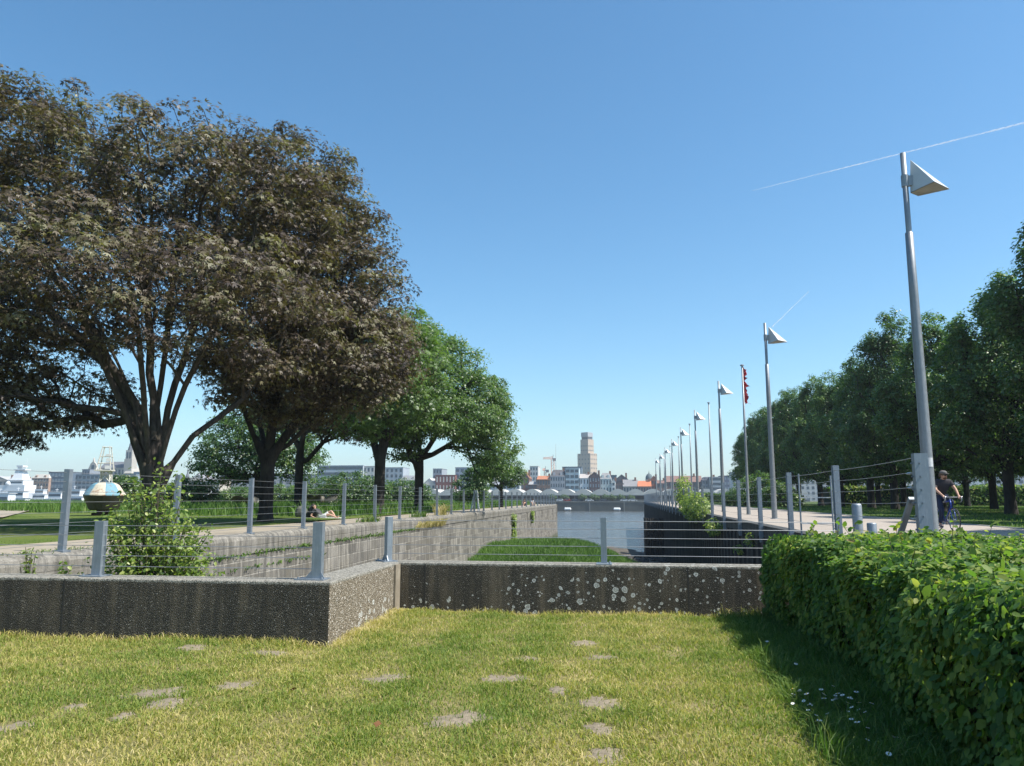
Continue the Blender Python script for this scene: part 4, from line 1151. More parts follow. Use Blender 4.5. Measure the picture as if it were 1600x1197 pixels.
def mound_d(x, y):
    return np.where((((x + 5.6) / 7.4) ** 2 + ((y - 56) / 17) ** 2 < 1 + .12 * np.sin(x * 2.1) + .1 * np.sin(y * .9)), 1.0, 0)
field('rushes', -9.35, 1.8, 38, 74, 75000, .25, .55, .05, M['reed'], 'dense green rushes covering the mound in the dock', zf=dockz, seed=213, dens=mound_d)
# daisies
rg = np.random.default_rng(220)
dm = MB()
dm.tube((0, 0, 0), (.004, 0, .09), .0015, .0012, 4)
stemo = None
pet = MB()
for i in range(10):
    t = 6.283 * i / 10; c_, s_ = math.cos(t), math.sin(t); n_ = (-s_, c_)
    pet.add([(0, 0, .09), (.012 * c_ + .004 * n_[0], .012 * s_ + .004 * n_[1], .093), (.017 * c_, .017 * s_, .092), (.012 * c_ - .004 * n_[0], .012 * s_ - .004 * n_[1], .093)], [(0, 1, 2, 3)])
proto = empty('daisy', (1.5, 6, 0), 0, 'small white daisy in the shaded grass beside the hedge', 'flower', 'daisies in the shaded grass')
dm.build('stem', M['stem'], proto); pet.build('petals', simple('white petal', (.8, .8, .78), (.75, .75, .74)), proto)
MB().ball((0, 0, .094), .005, .005, .003, 6, 4).build('disc', simple('yellow disc', (.6, .42, .05)), proto)
dpx = [(1245, 1082), (1252, 1086), (1262, 1090), (1268, 1088), (1275, 1085), (1285, 1080), (1256, 1096), (1270, 1100), (1240, 1095), (1303, 1085), (1304, 1090), (1310, 1092), (1316, 1090), (1322, 1087), (1331, 1093), (1329, 1089), (1338, 1085), (1340, 1104), (1345, 1102), (1350, 1106), (1356, 1101), (1324, 1107), (1265, 1108), (1272, 1114), (1300, 1111), (1283, 1125), (1280, 1130), (1332, 1125), (1345, 1135), (1353, 1134), (1349, 1150), (1398, 1149), (1391, 1153), (1297, 1069), (1250, 1075), (1385, 1173), (1235, 1085), (1290, 1098), (1318, 1100), (1360, 1108), (1240, 1037), (1199, 1002)]
for k, (px, py) in enumerate(dpx):
    o = proto if k == 0 else copy_tree(proto)
    g = gp(px, py, .09); o.location = (g.x, g.y, 0); o.rotation_euler = (rg.normal() * .2, -.25 + rg.normal() * .2, rg.random() * 6.28); s = rg.uniform(.8, 1.3); o.scale = (s, s, s)
# tall grass stalks at the shadow edge
tuft([tuple(gp(px, py, 0)) for px, py in ((1165, 960), (1180, 990), (1200, 1030), (1215, 1050), (1290, 1160), (1300, 1180), (1310, 1195), (1370, 1190), (1395, 1185), (1340, 1150))], .2, 'tall_grass', 'tall pale grass stalks at the edge of the hedge shadow', M['tallblade'], 420, (.05, .1, 0), 230, .007, .6, 'grass', 'stuff')
# fallen leaves
fm = MB().add([(0, 0, .02), (.03, .02, .035), (.06, 0, .03), (.03, -.025, .012)], [(0, 1, 2, 3)])
fallen = [(583, 1138, 'curled brown fallen leaf on the lawn below the corner of the wall'), (867, 1040, 'pale dry fallen leaf on the lawn near the bare patches'), (465, 1083, 'orange fallen leaf on the left part of the lawn')]
fm_ = simple('dry leaf', (.25, .11, .04), (.12, .05, .02))
for k, (px, py, lb) in enumerate(fallen):
    g = gp(px, py, 0); f_ = MB(); f_.v = [(x, y, z) for x, y, z in fm.v]; f_.f = list(fm.f); o = f_.build('fallen_leaf', fm_); o.location = (g.x, g.y, .02); o.rotation_euler = (.4, .2, k * 2.); tag(o, lb, 'leaf')
# ------------------------------------------------------------------ buoy, propellers and seat on the left bank
def stripes():
    m = NT('faded buoy stripes'); tc = m.n('TexCoord'); sp = m.n('SeparateXYZ'); m.l(tc.outputs['Object'], sp.inputs[0])
    ang = m.math('ARCTAN2', sp.outputs[1], sp.outputs[0])
    f = m.math('FRACT', m.math('ADD', m.math('MULTIPLY', ang, 4 / 6.2832), .31))
    st = m.math('GREATER_THAN', f, .5)
    c = m.mix(st, (.50, .46, .37), (.15, .30, .38))
    co = m.coord(); n = m.noise(co, 3.2, 7, .75)
    zz = m.math('ADD', n, m.math('MULTIPLY', sp.outputs[2], -.10))
    rust = m.ramp(zz, [(.40, (0,) * 3), (.50, (.85,) * 3)])
    c = m.mix(rust, c, m.mix(m.noise(co, 12, 4), (.30, .13, .05), (.16, .07, .035)))
    m.bsdf(c, .7, 0, None, .3); return m.m
q = gp(161, 806, P)
e = empty('navigation_buoy', (q.x, q.y, P), R(20), 'old striped white and blue steel buoy with a black bottom on the grass', 'buoy')
MB().lathe([(0, .28), (.62, .3), (.72, .36), (.98, .95), (1.02, 1.05)], 32).build('hull', simple('black buoy paint', (.03, .03, .032), (.055, .05, .045), .45, 0, 4), e, False)
MB().lathe([(1.02, 1.05), (1.02, 1.1), (.66, 1.62), (.42, 1.74), (.2, 1.76), (0, 1.76)], 32).build('striped_cone', stripes(), e)
MB().lathe([(.3, 0), (.3, .3), (.2, .3)], 12).box(-.55, -.1, 0, .55, .1, .16).build('foot', M['rust'], e)
wf = simple('weathered white paint', (.66, .66, .62), (.5, .48, .42), .6, 0, 6)
m = MB(); s_ = .24
for sx, sy in ((1, 1), (1, -1), (-1, -1), (-1, 1)):
    m.tube((sx * s_, sy * s_, 1.72), (sx * s_ * .85, sy * s_ * .85, 2.34), .03, .03, 6)
    a = (sx, sy); b = (-sy, sx)
    m.tube((a[0] * s_, a[1] * s_, 1.78), (b[0] * s_ * .85, b[1] * s_ * .85, 2.3), .022, .022, 6)
    m.tube((b[0] * s_, b[1] * s_, 1.78), (a[0] * s_ * .85, a[1] * s_ * .85, 2.3), .022, .022, 6)
m.box(-.24, -.24, 2.3, .24, .24, 2.34)
m.build('lattice', wf, e)
m = MB().box(-.5, -.4, 2.34, .34, .34, 2.4)
for x, y in ((-.42, -.32), (.28, -.32), (.28, .28), (-.42, .28)):
    m.tube((x, y, 2.4), (x * .45 - .02, y * .5, 3.65), .03, .025, 6)
for z, k in ((2.75, .86), (3.1, .7), (3.6, .5)):
    m.tube((-.42 * k, -.32 * k, z), (.28 * k, -.32 * k, z), .028, .028, 6).tube((.28 * k, -.32 * k, z), (.28 * k, .28 * k, z), .028, .028, 6).tube((-.42 * k, -.32 * k, z), (-.42 * k, .28 * k, z), .028, .028, 6)
m.build('top_cage', wf, e)
MB().box(.0, -.34, 2.45, .3, -.3, 2.62).box(.02, -.28, 2.85, .26, -.24, 3.0).box(-.02, -.26, 3.1, .24, -.22, 3.22).build('panel', M['white'], e)

def propeller(loc, rz, label, sc=1.0, pale=True):
    e = empty('ship_propeller', loc, rz, label, 'propeller', 'old ship propellers lying in the grass')
    bz = simple('weathered bronze', (.12, .11, .085), (.06, .058, .05), .6, .5, 3); pl = simple('pale bronze blade', (.42, .40, .32), (.3, .29, .24), .55, .3, 3)
    MB().lathe([(0, .95), (.22, .9), (.32, .6), (.36, .25), (.3, .2)], 18).build('hub', bz, e, True)
    m = MB().lathe([(.15, 0), (.15, .25)], 10).box(-.45, -.1, 0, -.3, .1, .5).box(.5, -.1, 0, .62, .1, .5); m.build('stand', M['rust'], e)
    for k in range(4):
        a0 = k * math.pi / 2 + .3; m = MB(); n = 9; vs = []
        for i in range(n):
            t = i / (n - 1); r = .28 + 1.35 * t; wd = .18 + .62 * math.sin(math.pi * min(1, t * .92 + .05)) ** .8; tw = R(48 - 26 * t)
            for s, th in ((-1, .0), (0, .05 * (1 - t) + .012), (1, 0)):
                off = s * wd
                vs.append((r, off * math.cos(tw), .52 + off * math.sin(tw) + .12 * t + th))
            for s in (1, 0, -1):
                off = s * wd * .98; th = -.05 * (1 - t) - .012 if s == 0 else -.008
                vs.append((r, off * math.cos(tw), .52 + off * math.sin(tw) + .12 * t + th))
        vs = [(x * math.cos(a0) - y * math.sin(a0), x * math.sin(a0) + y * math.cos(a0), z) for x, y, z in vs]
        fs = [(6 * i + j, 6 * i + (j + 1) % 6, 6 * i + 6 + (j + 1) % 6, 6 * i + 6 + j) for i in range(n - 1) for j in range(6)] + [tuple(range(5, -1, -1)), tuple(range(6 * n - 6, 6 * n))]
        m.add(vs, fs).build('blade', pl if k in (3,) else bz, e, True)
    e.scale = (sc,) * 3; return e
for (px, py, rz, sc, lb) in ((393, 797, 1.1, 1.05, 'dark ship propeller with one pale blade left of the second maple trunk'), (502, 795, 2.4, 1.0, 'ship propeller with a pale raised blade behind the sunbathing person'), (600, 792, .5, 1.1, 'grey ship propeller in tall grass behind the thick trunk')):
    q = gp(px, py, P); propeller((q.x, q.y, P + (.15 if px > 500 else 0)), rz, lb, sc)

# ------------------------------------------------------------------ people
def skin(name, joints, edges, mat, parent, sub=2, root=None):
    names = list(joints); ix = {k: i for i, k in enumerate(names)}
    me = bpy.data.meshes.new(name); me.from_pydata([joints[k][0] for k in names], [(ix[a], ix[b]) for a, b in edges], [])
    o = bpy.data.objects.new(name, me); C.objects.link(o)
    md = o.modifiers.new('skin', 'SKIN'); md.use_smooth_shade = True
    sv = me.skin_vertices[0].data
    for k in names:
        r = joints[k][1]; sv[ix[k]].radius = r if isinstance(r, tuple) else (r, r)
        sv[ix[k]].use_root = (k == (root or names[0]))
    ss = o.modifiers.new('sub', 'SUBSURF'); ss.levels = sub; ss.render_levels = sub
    dg = bpy.context.evaluated_depsgraph_get(); dg.update()
    m2 = bpy.data.meshes.new_from_object(o.evaluated_get(dg)); m2.name = name
    bpy.data.objects.remove(o); m2.materials.clear(); m2.materials.append(mat)
    m2.polygons.foreach_set('use_smooth', [True] * len(m2.polygons))
    return link(name, m2, None, parent)
SKIN = simple('skin', (.50, .30, .21), (.42, .24, .17), .55, 0, 6)
def V3(*a): return Vector(a)
def figure(e, J, skinm=SKIN, top=None, bottom=None, shoe=None, sleeve=.55, leglen=1.0, hair=None, hat=None, shades=False, beard=None, hd=None):
    """J: dict of joint positions (pelvis, chest, neck, head, and l_/r_ shoulder elbow wrist hip knee ankle toe)"""
    j = {k: Vector(v) for k, v in J.items()}; jo = {}; ed = []
    hdir = (j['head'] - j['neck']).normalized(); face = Vector(hd).normalized() if hd else Vector((1, 0, 0))
    face = (face - hdir * face.dot(hdir) * .6).normalized(); side = hdir.cross(face).normalized()
    hc = j['head']
    jo['pelvis'] = (j['pelvis'], (.14, .105)); jo['waist'] = (j['pelvis'].lerp(j['chest'], .45), (.125, .095)); jo['chest'] = (j['chest'], (.145, .10)); jo['neck'] = (j['neck'], .055)
    jo['skull0'] = (hc - hdir * .07 + face * .015, (.062, .072)); jo['skull1'] = (hc + hdir * .0, (.078, .092)); jo['skull2'] = (hc + hdir * .075 - face * .01, (.066, .078))
    jo['chest2'] = (j['chest'].lerp(j['neck'], .55), (.10, .07))
    ed += [('pelvis', 'waist'), ('waist', 'chest'), ('chest', 'chest2'), ('chest2', 'neck'), ('neck', 'skull0'), ('skull0', 'skull1'), ('skull1', 'skull2')]
    for s in 'lr':
        sh, el, wr = j[s + '_shoulder'], j[s + '_elbow'], j[s + '_wrist']; hp, kn, an, to = j[s + '_hip'], j[s + '_knee'], j[s + '_ankle'], j[s + '_toe']
        jo[s + 'sh'] = (sh, .058); jo[s + 'ua'] = (sh.lerp(el, .5), .048); jo[s + 'el'] = (el, .038); jo[s + 'fa'] = (el.lerp(wr, .4), .036); jo[s + 'wr'] = (wr, .026)
        hdv = (wr - el).normalized(); jo[s + 'pa'] = (wr + hdv * .055, (.036, .02))
        ed += [('chest2', s + 'sh'), (s + 'sh', s + 'ua'), (s + 'ua', s + 'el'), (s + 'el', s + 'fa'), (s + 'fa', s + 'wr'), (s + 'wr', s + 'pa')]
        jo[s + 'hp'] = (hp, .088); jo[s + 'th'] = (hp.lerp(kn, .5), .075); jo[s + 'kn'] = (kn, .055); jo[s + 'ca'] = (kn.lerp(an, .35), .055); jo[s + 'an'] = (an, .036); jo[s + 'to'] = (to, .032)
        ed += [('pelvis', s + 'hp'), (s + 'hp', s + 'th'), (s + 'th', s + 'kn'), (s + 'kn', s + 'ca'), (s + 'ca', s + 'an'), (s + 'an', s + 'to')]
        # four fingers and a thumb, curled round what they hold
        curl = Vector((0, 0, -1)) if abs(hdv.z) < .8 else face
        lat = hdv.cross(curl).normalized()
        for q in range(4):
            b0 = wr + hdv * .085 + lat * (.026 - .017 * q); ln = (.036, .04, .037, .03)[q]
            jo[f'{s}f{q}a'] = (b0, .0085); jo[f'{s}f{q}b'] = (b0 + (hdv * .75 + curl * .65) * ln, .008); jo[f'{s}f{q}c'] = (b0 + (hdv * .75 + curl * .65) * ln + (curl - hdv * .4) * ln * .8, .007)
            ed += [(s + 'pa', f'{s}f{q}a'), (f'{s}f{q}a', f'{s}f{q}b'), (f'{s}f{q}b', f'{s}f{q}c')]
        t0 = wr + hdv * .035 + lat * .032; jo[s + 't0'] = (t0, .011); jo[s + 't1'] = (t0 + hdv * .03 + lat * .012 + curl * .025, .009)
        ed += [(s + 'pa', s + 't0'), (s + 't0', s + 't1')]
    body = skin('body', jo, ed, skinm, e)
    def fp(f, s, u): return hc + face * f + side * s + hdir * u
    fm = MB(); fm.ball(fp(.098, 0, -.02), .017, .017, .024, 8, 6); fm.ball(fp(.085, 0, -.005), .012, .014, .03, 8, 6)
    for sg in (1, -1): fm.ball(fp(0, sg * .08, -.015), .016, .012, .03, 8, 6)
    fm.build('face_features', skinm, body, True)
    MB().ball(fp(.088, 0, -.062), .012, .026, .008, 8, 6).build('mouth', simple('lips', (.34, .13, .11)), body, True)
    if shades:
        m = MB()
        for sg in (1, -1): m.ball(fp(.088, sg * .034, .012), .022, .03, .02, 10, 6)
        m.tube(fp(.09, .07, .018), fp(-.01, .086, .018), .005, .004, 5).tube(fp(.09, -.07, .018), fp(-.01, -.086, .018), .005, .004, 5).tube(fp(.1, -.02, .018), fp(.1, .02, .018), .005, .005, 5)
        m.build('sunglasses', M['dark'], body, True)
    else:
        m = MB()
        for sg in (1, -1): m.ball(fp(.082, sg * .032, .01), .01, .012, .008, 8, 6)
        m.build('eyes', M['dark'], body, True)
    if beard: MB().ball(fp(.05, 0, -.085), .055, .06, .04, 12, 8).build('beard', beard, e, True)
    if hair:
        m = MB().ball(fp(-.022, 0, .035), .1, .093, .093, 14, 10).ball(fp(-.05, 0, -.02), .06, .075, .08, 12, 8); m.build('hair', hair, e, True)
    if hat:
        m = MB().ball(fp(-.005, 0, .06), .112, .1, .068, 16, 8); m.ball(fp(.085, 0, .052), .06, .075, .014, 14, 6); m.build('cap', hat, e, True)
    if top:
        tj = {'a': (j['pelvis'].lerp(j['chest'], .02), (.155, .125)), 'w': (jo['waist'][0], (.152, .122)), 'c': (j['chest'], (.20, .155)), 'd': (jo['chest2'][0], (.165, .135)), 'n': (j['neck'] - hdir * .01, .085)}
        te = [('a', 'w'), ('w', 'c'), ('c', 'd'), ('d', 'n')]
        for s in 'lr':
            sh, el = j[s + '_shoulder'], j[s + '_elbow']; tj[s + 's'] = (sh, .078); tj[s + 'm'] = (sh.lerp(el, sleeve * .55), .072); tj[s + 'e'] = (sh.lerp(el, sleeve), .07); te += [('d', s + 's'), (s + 's', s + 'm'), (s + 'm', s + 'e')]
        skin('shirt', tj, te, top, e)
    if bottom:
        tj = {'p': (j['pelvis'] + V3(0, 0, .03), (.155, .125))}; te = []
        for s in 'lr':
            hp, kn, an = j[s + '_hip'], j[s + '_knee'], j[s + '_ankle']; tj[s + 'h'] = (hp, .104); te.append(('p', s + 'h'))
            tj[s + 'm'] = (hp.lerp(kn, .5), .092); te.append((s + 'h', s + 'm'))
            if leglen >= 1:
                tj[s + 'k'] = (kn, .072); tj[s + 'c'] = (kn.lerp(an, .45), .066); tj[s + 'a'] = (kn.lerp(an, .92), .055); te += [(s + 'm', s + 'k'), (s + 'k', s + 'c'), (s + 'c', s + 'a')]
            else:
                tj[s + 'k'] = (hp.lerp(kn, .75), .084); te.append((s + 'm', s + 'k'))
        skin('trousers' if leglen >= 1 else 'shorts', tj, te, bottom, e)
    if shoe:
        for s in 'lr':
            an, to = j[s + '_ankle'], j[s + '_toe']; d = (to - an)
            skin('shoe', {'a': (an - V3(0, 0, .01), .046), 'h': (an + V3(0, 0, -.045) - d * .22, .036), 'm': (an.lerp(to, .5) + V3(0, 0, -.02), .042), 't': (to + d * .15, .034)}, [('a', 'h'), ('h', 'm'), ('m', 't')], shoe, e, 1)
    return body

# bicycle: local +x forward
q = gp(1479, 831, P)
HEAD = math.atan2(0 - q.y, 0 - q.x) + R(24)
bike = empty('bicycle', (q.x, q.y, P), HEAD, 'blue drop-handlebar bicycle ridden by the man in a black T-shirt', 'bicycle')
BL = simple('blue bicycle paint', (.02, .07, .36), (.02, .05, .26), .3, .1); CH = simple('bicycle chrome', (.5, .5, .52), None, .25, .9)
def ring(m, c, R_, r, n=36, k=8):
    vs = []
    for i in range(n):
        t = 6.28318 * i / n
        for q in range(k):
            u = 6.28318 * q / k; rr = R_ + r * math.cos(u); vs.append((c[0] + rr * math.cos(t), c[1] + r * math.sin(u), c[2] + rr * math.sin(t)))
    m.add(vs, [(i * k + q, i * k + (q + 1) % k, ((i + 1) % n) * k + (q + 1) % k, ((i + 1) % n) * k + q) for i in range(n) for q in range(k)]); return m
RW, FW = (-.48, 0, .34), (.53, 0, .34)
for c in (FW, RW):
    wq = MB().tube((0, -.035, 0), (0, .035, 0), .02, .02, 10).build('wheel', CH, bike); wq.location = c
    ring(MB(), (0, 0, 0), .325, .016).build('tyre', M['dark'], wq, True)
    ring(MB(), (0, 0, 0), .304, .009).build('rim', CH, wq, True)
    m = MB()
    for k in range(24):
        t = 6.283 * k / 24; m.tube((0, .025 * (-1) ** k, 0), (.3 * math.cos(t), 0, .3 * math.sin(t)), .0016, .0016, 4, False)
    o = m.build('spokes', CH, wq); 
HT, HB, ST, BB = V3(.36, 0, .86), V3(.40, 0, .70), V3(-.20, 0, .80), V3(-.06, 0, .28)
m = MB().tube(HT, ST, .016, .016, 10).tube(HB, BB, .018, .018, 10).tube(BB, V3(-.23, 0, .88), .016, .015, 10).tube(HT + V3(-.01, 0, .03), HB + V3(.01, 0, -.03), .02, .02, 10)
for s in (1, -1): m.tube(ST, V3(RW[0], s * .06, RW[2]), .009, .008, 8).tube(BB, V3(RW[0], s * .06, RW[2]), .011, .009, 8)
m.build('frame', BL, bike, True)
m = MB()
for s in (1, -1): m.path([V3(.405, s * .02, .68), V3(.425, s * .05, .62), V3(FW[0], s * .055, FW[2])], [.014, .013, .009], 8)
m.build('fork', BL, bike, True)
m = MB().tube(HT, V3(.35, 0, .93), .014, .014, 8).tube(V3(.35, 0, .93), V3(.44, 0, .955), .014, .014, 8).tube(V3(.44, -.21, .96), V3(.44, .21, .96), .0125, .0125, 8)
for s in (1, -1): m.path([V3(.44, s * .21, .96), V3(.52, s * .215, .955), V3(.55, s * .22, .90), V3(.52, s * .225, .84), V3(.44, s * .225, .83)], .0125, 8)
m.build('handlebar', simple('grey bar tape', (.25, .26, .27), None, .5), bike, True)
m = MB()
for s in (1, -1): m.path([V3(.53, s * .215, .95), V3(.575, s * .215, .98), V3(.59, s * .215, .9), V3(.57, s * .215, .84)], [.017, .014, .006, .005], 6)
m.build('brake_levers', CH, bike, True)
MB().ball((-.24, 0, .915), .14, .065, .035, 14, 8).tube((-.24, 0, .86), (-.245, 0, .9), .013, .013, 8).build('saddle', M['dark'], bike, True)
m = MB(); m.tube((-.06, .05, .28), (-.06, .062, .28), .09, .09, 22).tube((-.06, -.08, .28), (-.06, .08, .28), .014, .014, 8)
m.tube((-.06, -.075, .28), (-.04, -.075, .115), .011, .01, 6).tube((-.06, .075, .28), (-.08, .075, .445), .011, .01, 6)
m.box(-.09, -.16, .10, .01, -.08, .125).box(-.13, .08, .435, -.03, .16, .46).build('crankset', CH, bike)
rider = empty('person', (q.x, q.y, P), HEAD, 'bearded man in a black T-shirt, jeans, cap and sunglasses riding the blue bicycle', 'person')
DK = simple('black T-shirt cotton', (.022, .02, .026), (.04, .035, .042), .9, 0, 6); JE = simple('dark blue denim', (.022, .032, .075), (.014, .02, .045), .9, 0, 8)
J = dict(pelvis=(-.20, 0, 1.0), chest=(-.05, 0, 1.27), neck=(.03, 0, 1.46), head=(.075, 0, 1.585),
         l_shoulder=(.0, .185, 1.40), r_shoulder=(.0, -.185, 1.40), l_elbow=(.16, .27, 1.17), r_elbow=(.16, -.27, 1.17), l_wrist=(.40, .215, 1.015), r_wrist=(.40, -.215, 1.015),
         l_hip=(-.18, .09, .95), r_hip=(-.18, -.09, .95), l_knee=(.20, .12, .84), r_knee=(.07, -.11, .60), l_ankle=(-.05, .12, .53), r_ankle=(-.08, -.12, .20), l_toe=(.06, .12, .485), r_toe=(.06, -.12, .155))
figure(rider, J, top=DK, bottom=JE, shoe=simple('dark trainers', (.05, .06, .1)), hair=simple('brown hair', (.10, .06, .04)), hat=simple('grey tweed cap', (.16, .15, .145), (.09, .085, .08), .9, 0, 30), shades=True, beard=simple('brown beard', (.15, .075, .04), None, .9, 0, 30, .5, 90), hd=(.9, .55, -.05), sleeve=.62)
# people on the left bank: local +x is where the legs point
def lounger_person(loc, rz, label, top, bottom, skinm=SKIN, hat=None, sit=False):
    e = empty('person', loc, rz, label, 'person')
    if sit:
        J = dict(pelvis=(0, 0, .12), chest=(.06, 0, .42), neck=(.12, 0, .60), head=(.17, 0, .72), l_shoulder=(.08, .17, .55), r_shoulder=(.08, -.17, .55), l_elbow=(.25, .2, .36), r_elbow=(.25, -.2, .36), l_wrist=(.40, .08, .45), r_wrist=(.40, -.08, .45),
                 l_hip=(.03, .09, .12), r_hip=(.03, -.09, .12), l_knee=(.40, .14, .42), r_knee=(.40, -.14, .40), l_ankle=(.62, .12, .07), r_ankle=(.62, -.12, .07), l_toe=(.74, .13, .04), r_toe=(.74, -.13, .04))
    else:
        J = dict(pelvis=(0, 0, .11), chest=(-.24, 0, .30), neck=(-.36, 0, .44), head=(-.42, 0, .56), l_shoulder=(-.33, .17, .38), r_shoulder=(-.33, -.17, .38), l_elbow=(-.42, .25, .14), r_elbow=(-.42, -.25, .14), l_wrist=(-.20, .26, .05), r_wrist=(-.20, -.26, .05),
                 l_hip=(.02, .09, .11), r_hip=(.02, -.09, .11), l_knee=(.38, .12, .36), r_knee=(.42, -.12, .20), l_ankle=(.62, .1, .06), r_ankle=(.80, -.1, .06), l_toe=(.74, .1, .05), r_toe=(.88, -.1, .14))
    figure(e, J, skinm, top=top, bottom=bottom, leglen=.5, hair=simple('dark hair', (.03, .022, .018)), hat=hat, hd=(1, 0, -.1)); return e
WH = simple('white cotton', (.7, .7, .68), (.55, .55, .54)); GY = simple('dark grey cloth', (.05, .05, .055))
q = gp(503, 811, P)
lounger_person((q.x, q.y, P), -.1, 'person with bare legs reclining on the grass against a dark bag', GY, WH)
e = empty('backpack', (q.x - .55, q.y + .25, P), .2, 'upright dark checked bag behind the reclining person', 'bag')
MB().ball((0, 0, .3), .17, .22, .33, 12, 10).ball((.12, 0, .2), .09, .16, .15, 10, 8).build('body', simple('dark checked cloth', (.02, .02, .022), (.12, .12, .12), .9, 0, 12), e, True)
MB().path([(-.1, .1, .55), (-.2, .12, .35), (-.12, .12, .1)], .02, 6).path([(-.1, -.1, .55), (-.2, -.12, .35), (-.12, -.12, .1)], .02, 6).build('strap', M['dark'], e, True)
m = MB().ball((0, 0, .25), .3, .3, .33, 10, 7).ball((.2, .1, .15), .25, .25, .22, 9, 6)
o = m.build('boulder', simple('grey green rock', (.14, .15, .12), (.06, .065, .055), .95, 0, 5, .8, 12)); o.location = (q.x - 1.15, q.y + .4, P); tag(o, 'grey-green boulder left of the dark bag on the grass', 'boulder')
e = empty('towel', (q.x + .2, q.y, P), 0)
bpy.data.objects.remove(e)
o = MB().box(-.5, -.35, .012, 1.0, .35, .03).build('towel', WH, bevel=.01); o.location = (q.x, q.y, P + .03); tag(o, 'white towel under the reclining person', 'towel')
lounger_person((-11.2, 88, P), -1.9, 'dark-clothed person sitting at the far end of the promenade', GY, GY, sit=True)
lounger_person((-10.5, 89.5, P), -1.2, 'person in a white top sitting at the far end of the promenade', WH, WH, sit=True)

# ------------------------------------------------------------------ the far bank: houses, towers, pavilion, boats
GLS = simple('dark window glass', (.05, .07, .09), (.09, .12, .15), .15, 0, .5); GLL = simple('pale window glass', (.25, .31, .36), (.16, .2, .25), .15, 0, .5)
FRM = simple('window frame', (.55, .55, .53), None, .6)
wm_cache = {}
def win_mesh(w_, h_, glass):
    k = (round(w_, 2), round(h_, 2), glass.name)
    if k not in wm_cache:
        m = MB().box(-w_ / 2, -.08, 0, w_ / 2, .1, h_); me = bpy.data.meshes.new('window'); me.from_pydata(m.v, [], m.f); me.materials.append(glass); wm_cache[k] = me
    return wm_cache[k]
_mc = {}
def pm_(c, rough=.85):
    k = tuple(c)
    if k not in _mc: _mc[k] = simple('facade paint', c, tuple(x * .86 for x in c), rough, 0, .3)
    return _mc[k]
def building(x0, x1, ytop, Y, col, label, roof='flat', rcol=(.07, .07, .08), yeave=None, rows=4, cols=4, depth=14, ybase=None, glass=None, ww=.5, wh=.55, name='town_house', cat='house', rz=0, bands=False, group=None, side=None):
    """pixel extents on the photograph turned into a solid building standing at depth Y"""
    a = at(x0, 777, Y); b = at(x1, 777, Y); zt_ = at((x0 + x1) / 2, ytop, Y).z; ze = at((x0 + x1) / 2, yeave, Y).z if yeave else zt_
    W = b.x - a.x; cx = (a.x + b.x) / 2; zb = -.4
    H = ze - zb; HT_ = zt_ - zb
    e = empty(name, (cx, Y, zb), rz, label, cat, group)
    MB().box(-W / 2, 0, 0, W / 2, depth, H).build('wall', pm_(col), e)
    rm = pm_(rcol)
    if roof == 'gable':      # ridge along x
        MB().prism_x([(-.3, H - .02), (depth + .3, H - .02), (depth / 2, HT_)], -W / 2 - .15, W / 2 + .15).build('roof', rm, e)
    elif roof == 'front':    # gable facing the river
        MB().prism_y([(-W / 2, H), (W / 2, H), (0, HT_)], -.05, depth).build('gable', pm_(col), e)
        MB().prism_y([(-W / 2 - .2, H + .02), (0, HT_ + .02), (W / 2 + .2, H + .02), (W / 2 + .2, H + .3), (0, HT_ + .35), (-W / 2 - .2, H + .3)], -.2, depth).build('roof', rm, e)
    elif roof == 'mansard':
        i = min(1.6, W * .2)
        v = [(-W / 2 - .1, -.15, H), (W / 2 + .1, -.15, H), (W / 2 + .1, depth, H), (-W / 2 - .1, depth, H), (-W / 2 + i, i, HT_), (W / 2 - i, i, HT_), (W / 2 - i, depth - i, HT_), (-W / 2 + i, depth - i, HT_)]
        r_ = MB().add(v, [(0, 1, 5, 4), (1, 2, 6, 5), (2, 3, 7, 6), (3, 0, 4, 7), (4, 5, 6, 7)]).build('roof', rm, e)
        nd = max(2, int(W / 4))
        for k in range(nd):
            x = -W / 2 + W * (k + .5) / nd; MB().box(x - .7, .1, H + .4, x + .7, 2, H + min(2.2, (HT_ - H) * .7)).build('dormer', pm_(tuple(min(1, c * 1.1) for c in col)), r_)
    else:
        MB().box(-W / 2 - .12, -.15, H, W / 2 + .12, depth, H + .35).build('cornice', pm_(tuple(c * .8 for c in col)), e)
    if roof in ('gable', 'mansard', 'front'):
        MB().box(W * .28, depth * .4, H, W * .28 + 1.1, depth * .4 + 1.0, HT_ + 1.3).build('chimney', pm_((.25, .14, .1)), e)
        MB().box(-W / 2 - .08, -.2, H - .25, W / 2 + .08, -.002, H).build('cornice', pm_(tuple(min(1, c * 1.15) for c in col)), e)
    g = glass or GLS; fh = H / rows; fw = W / cols
    for r in range(rows):
        if bands:
            m = MB().box(-W / 2 + .3, -.06, fh * (r + .35), W / 2 - .3, .1, fh * (r + .35 + wh)); m.build('window_band', g, e)
            continue
        for c in range(cols):
            o = link('window', win_mesh(fw * ww, fh * wh, g), None, e); o.location = (-W / 2 + fw * (c + .5), 0, fh * (r + .25))
            if r == rows - 1 and (x1 - x0) > 15 and c % 2 == 0:
                MB().box(-fw * ww / 2 - .1, -.16, -.2, fw * ww / 2 + .1, -.082, 0).build('sill', FRM, o)
    return e
B = building
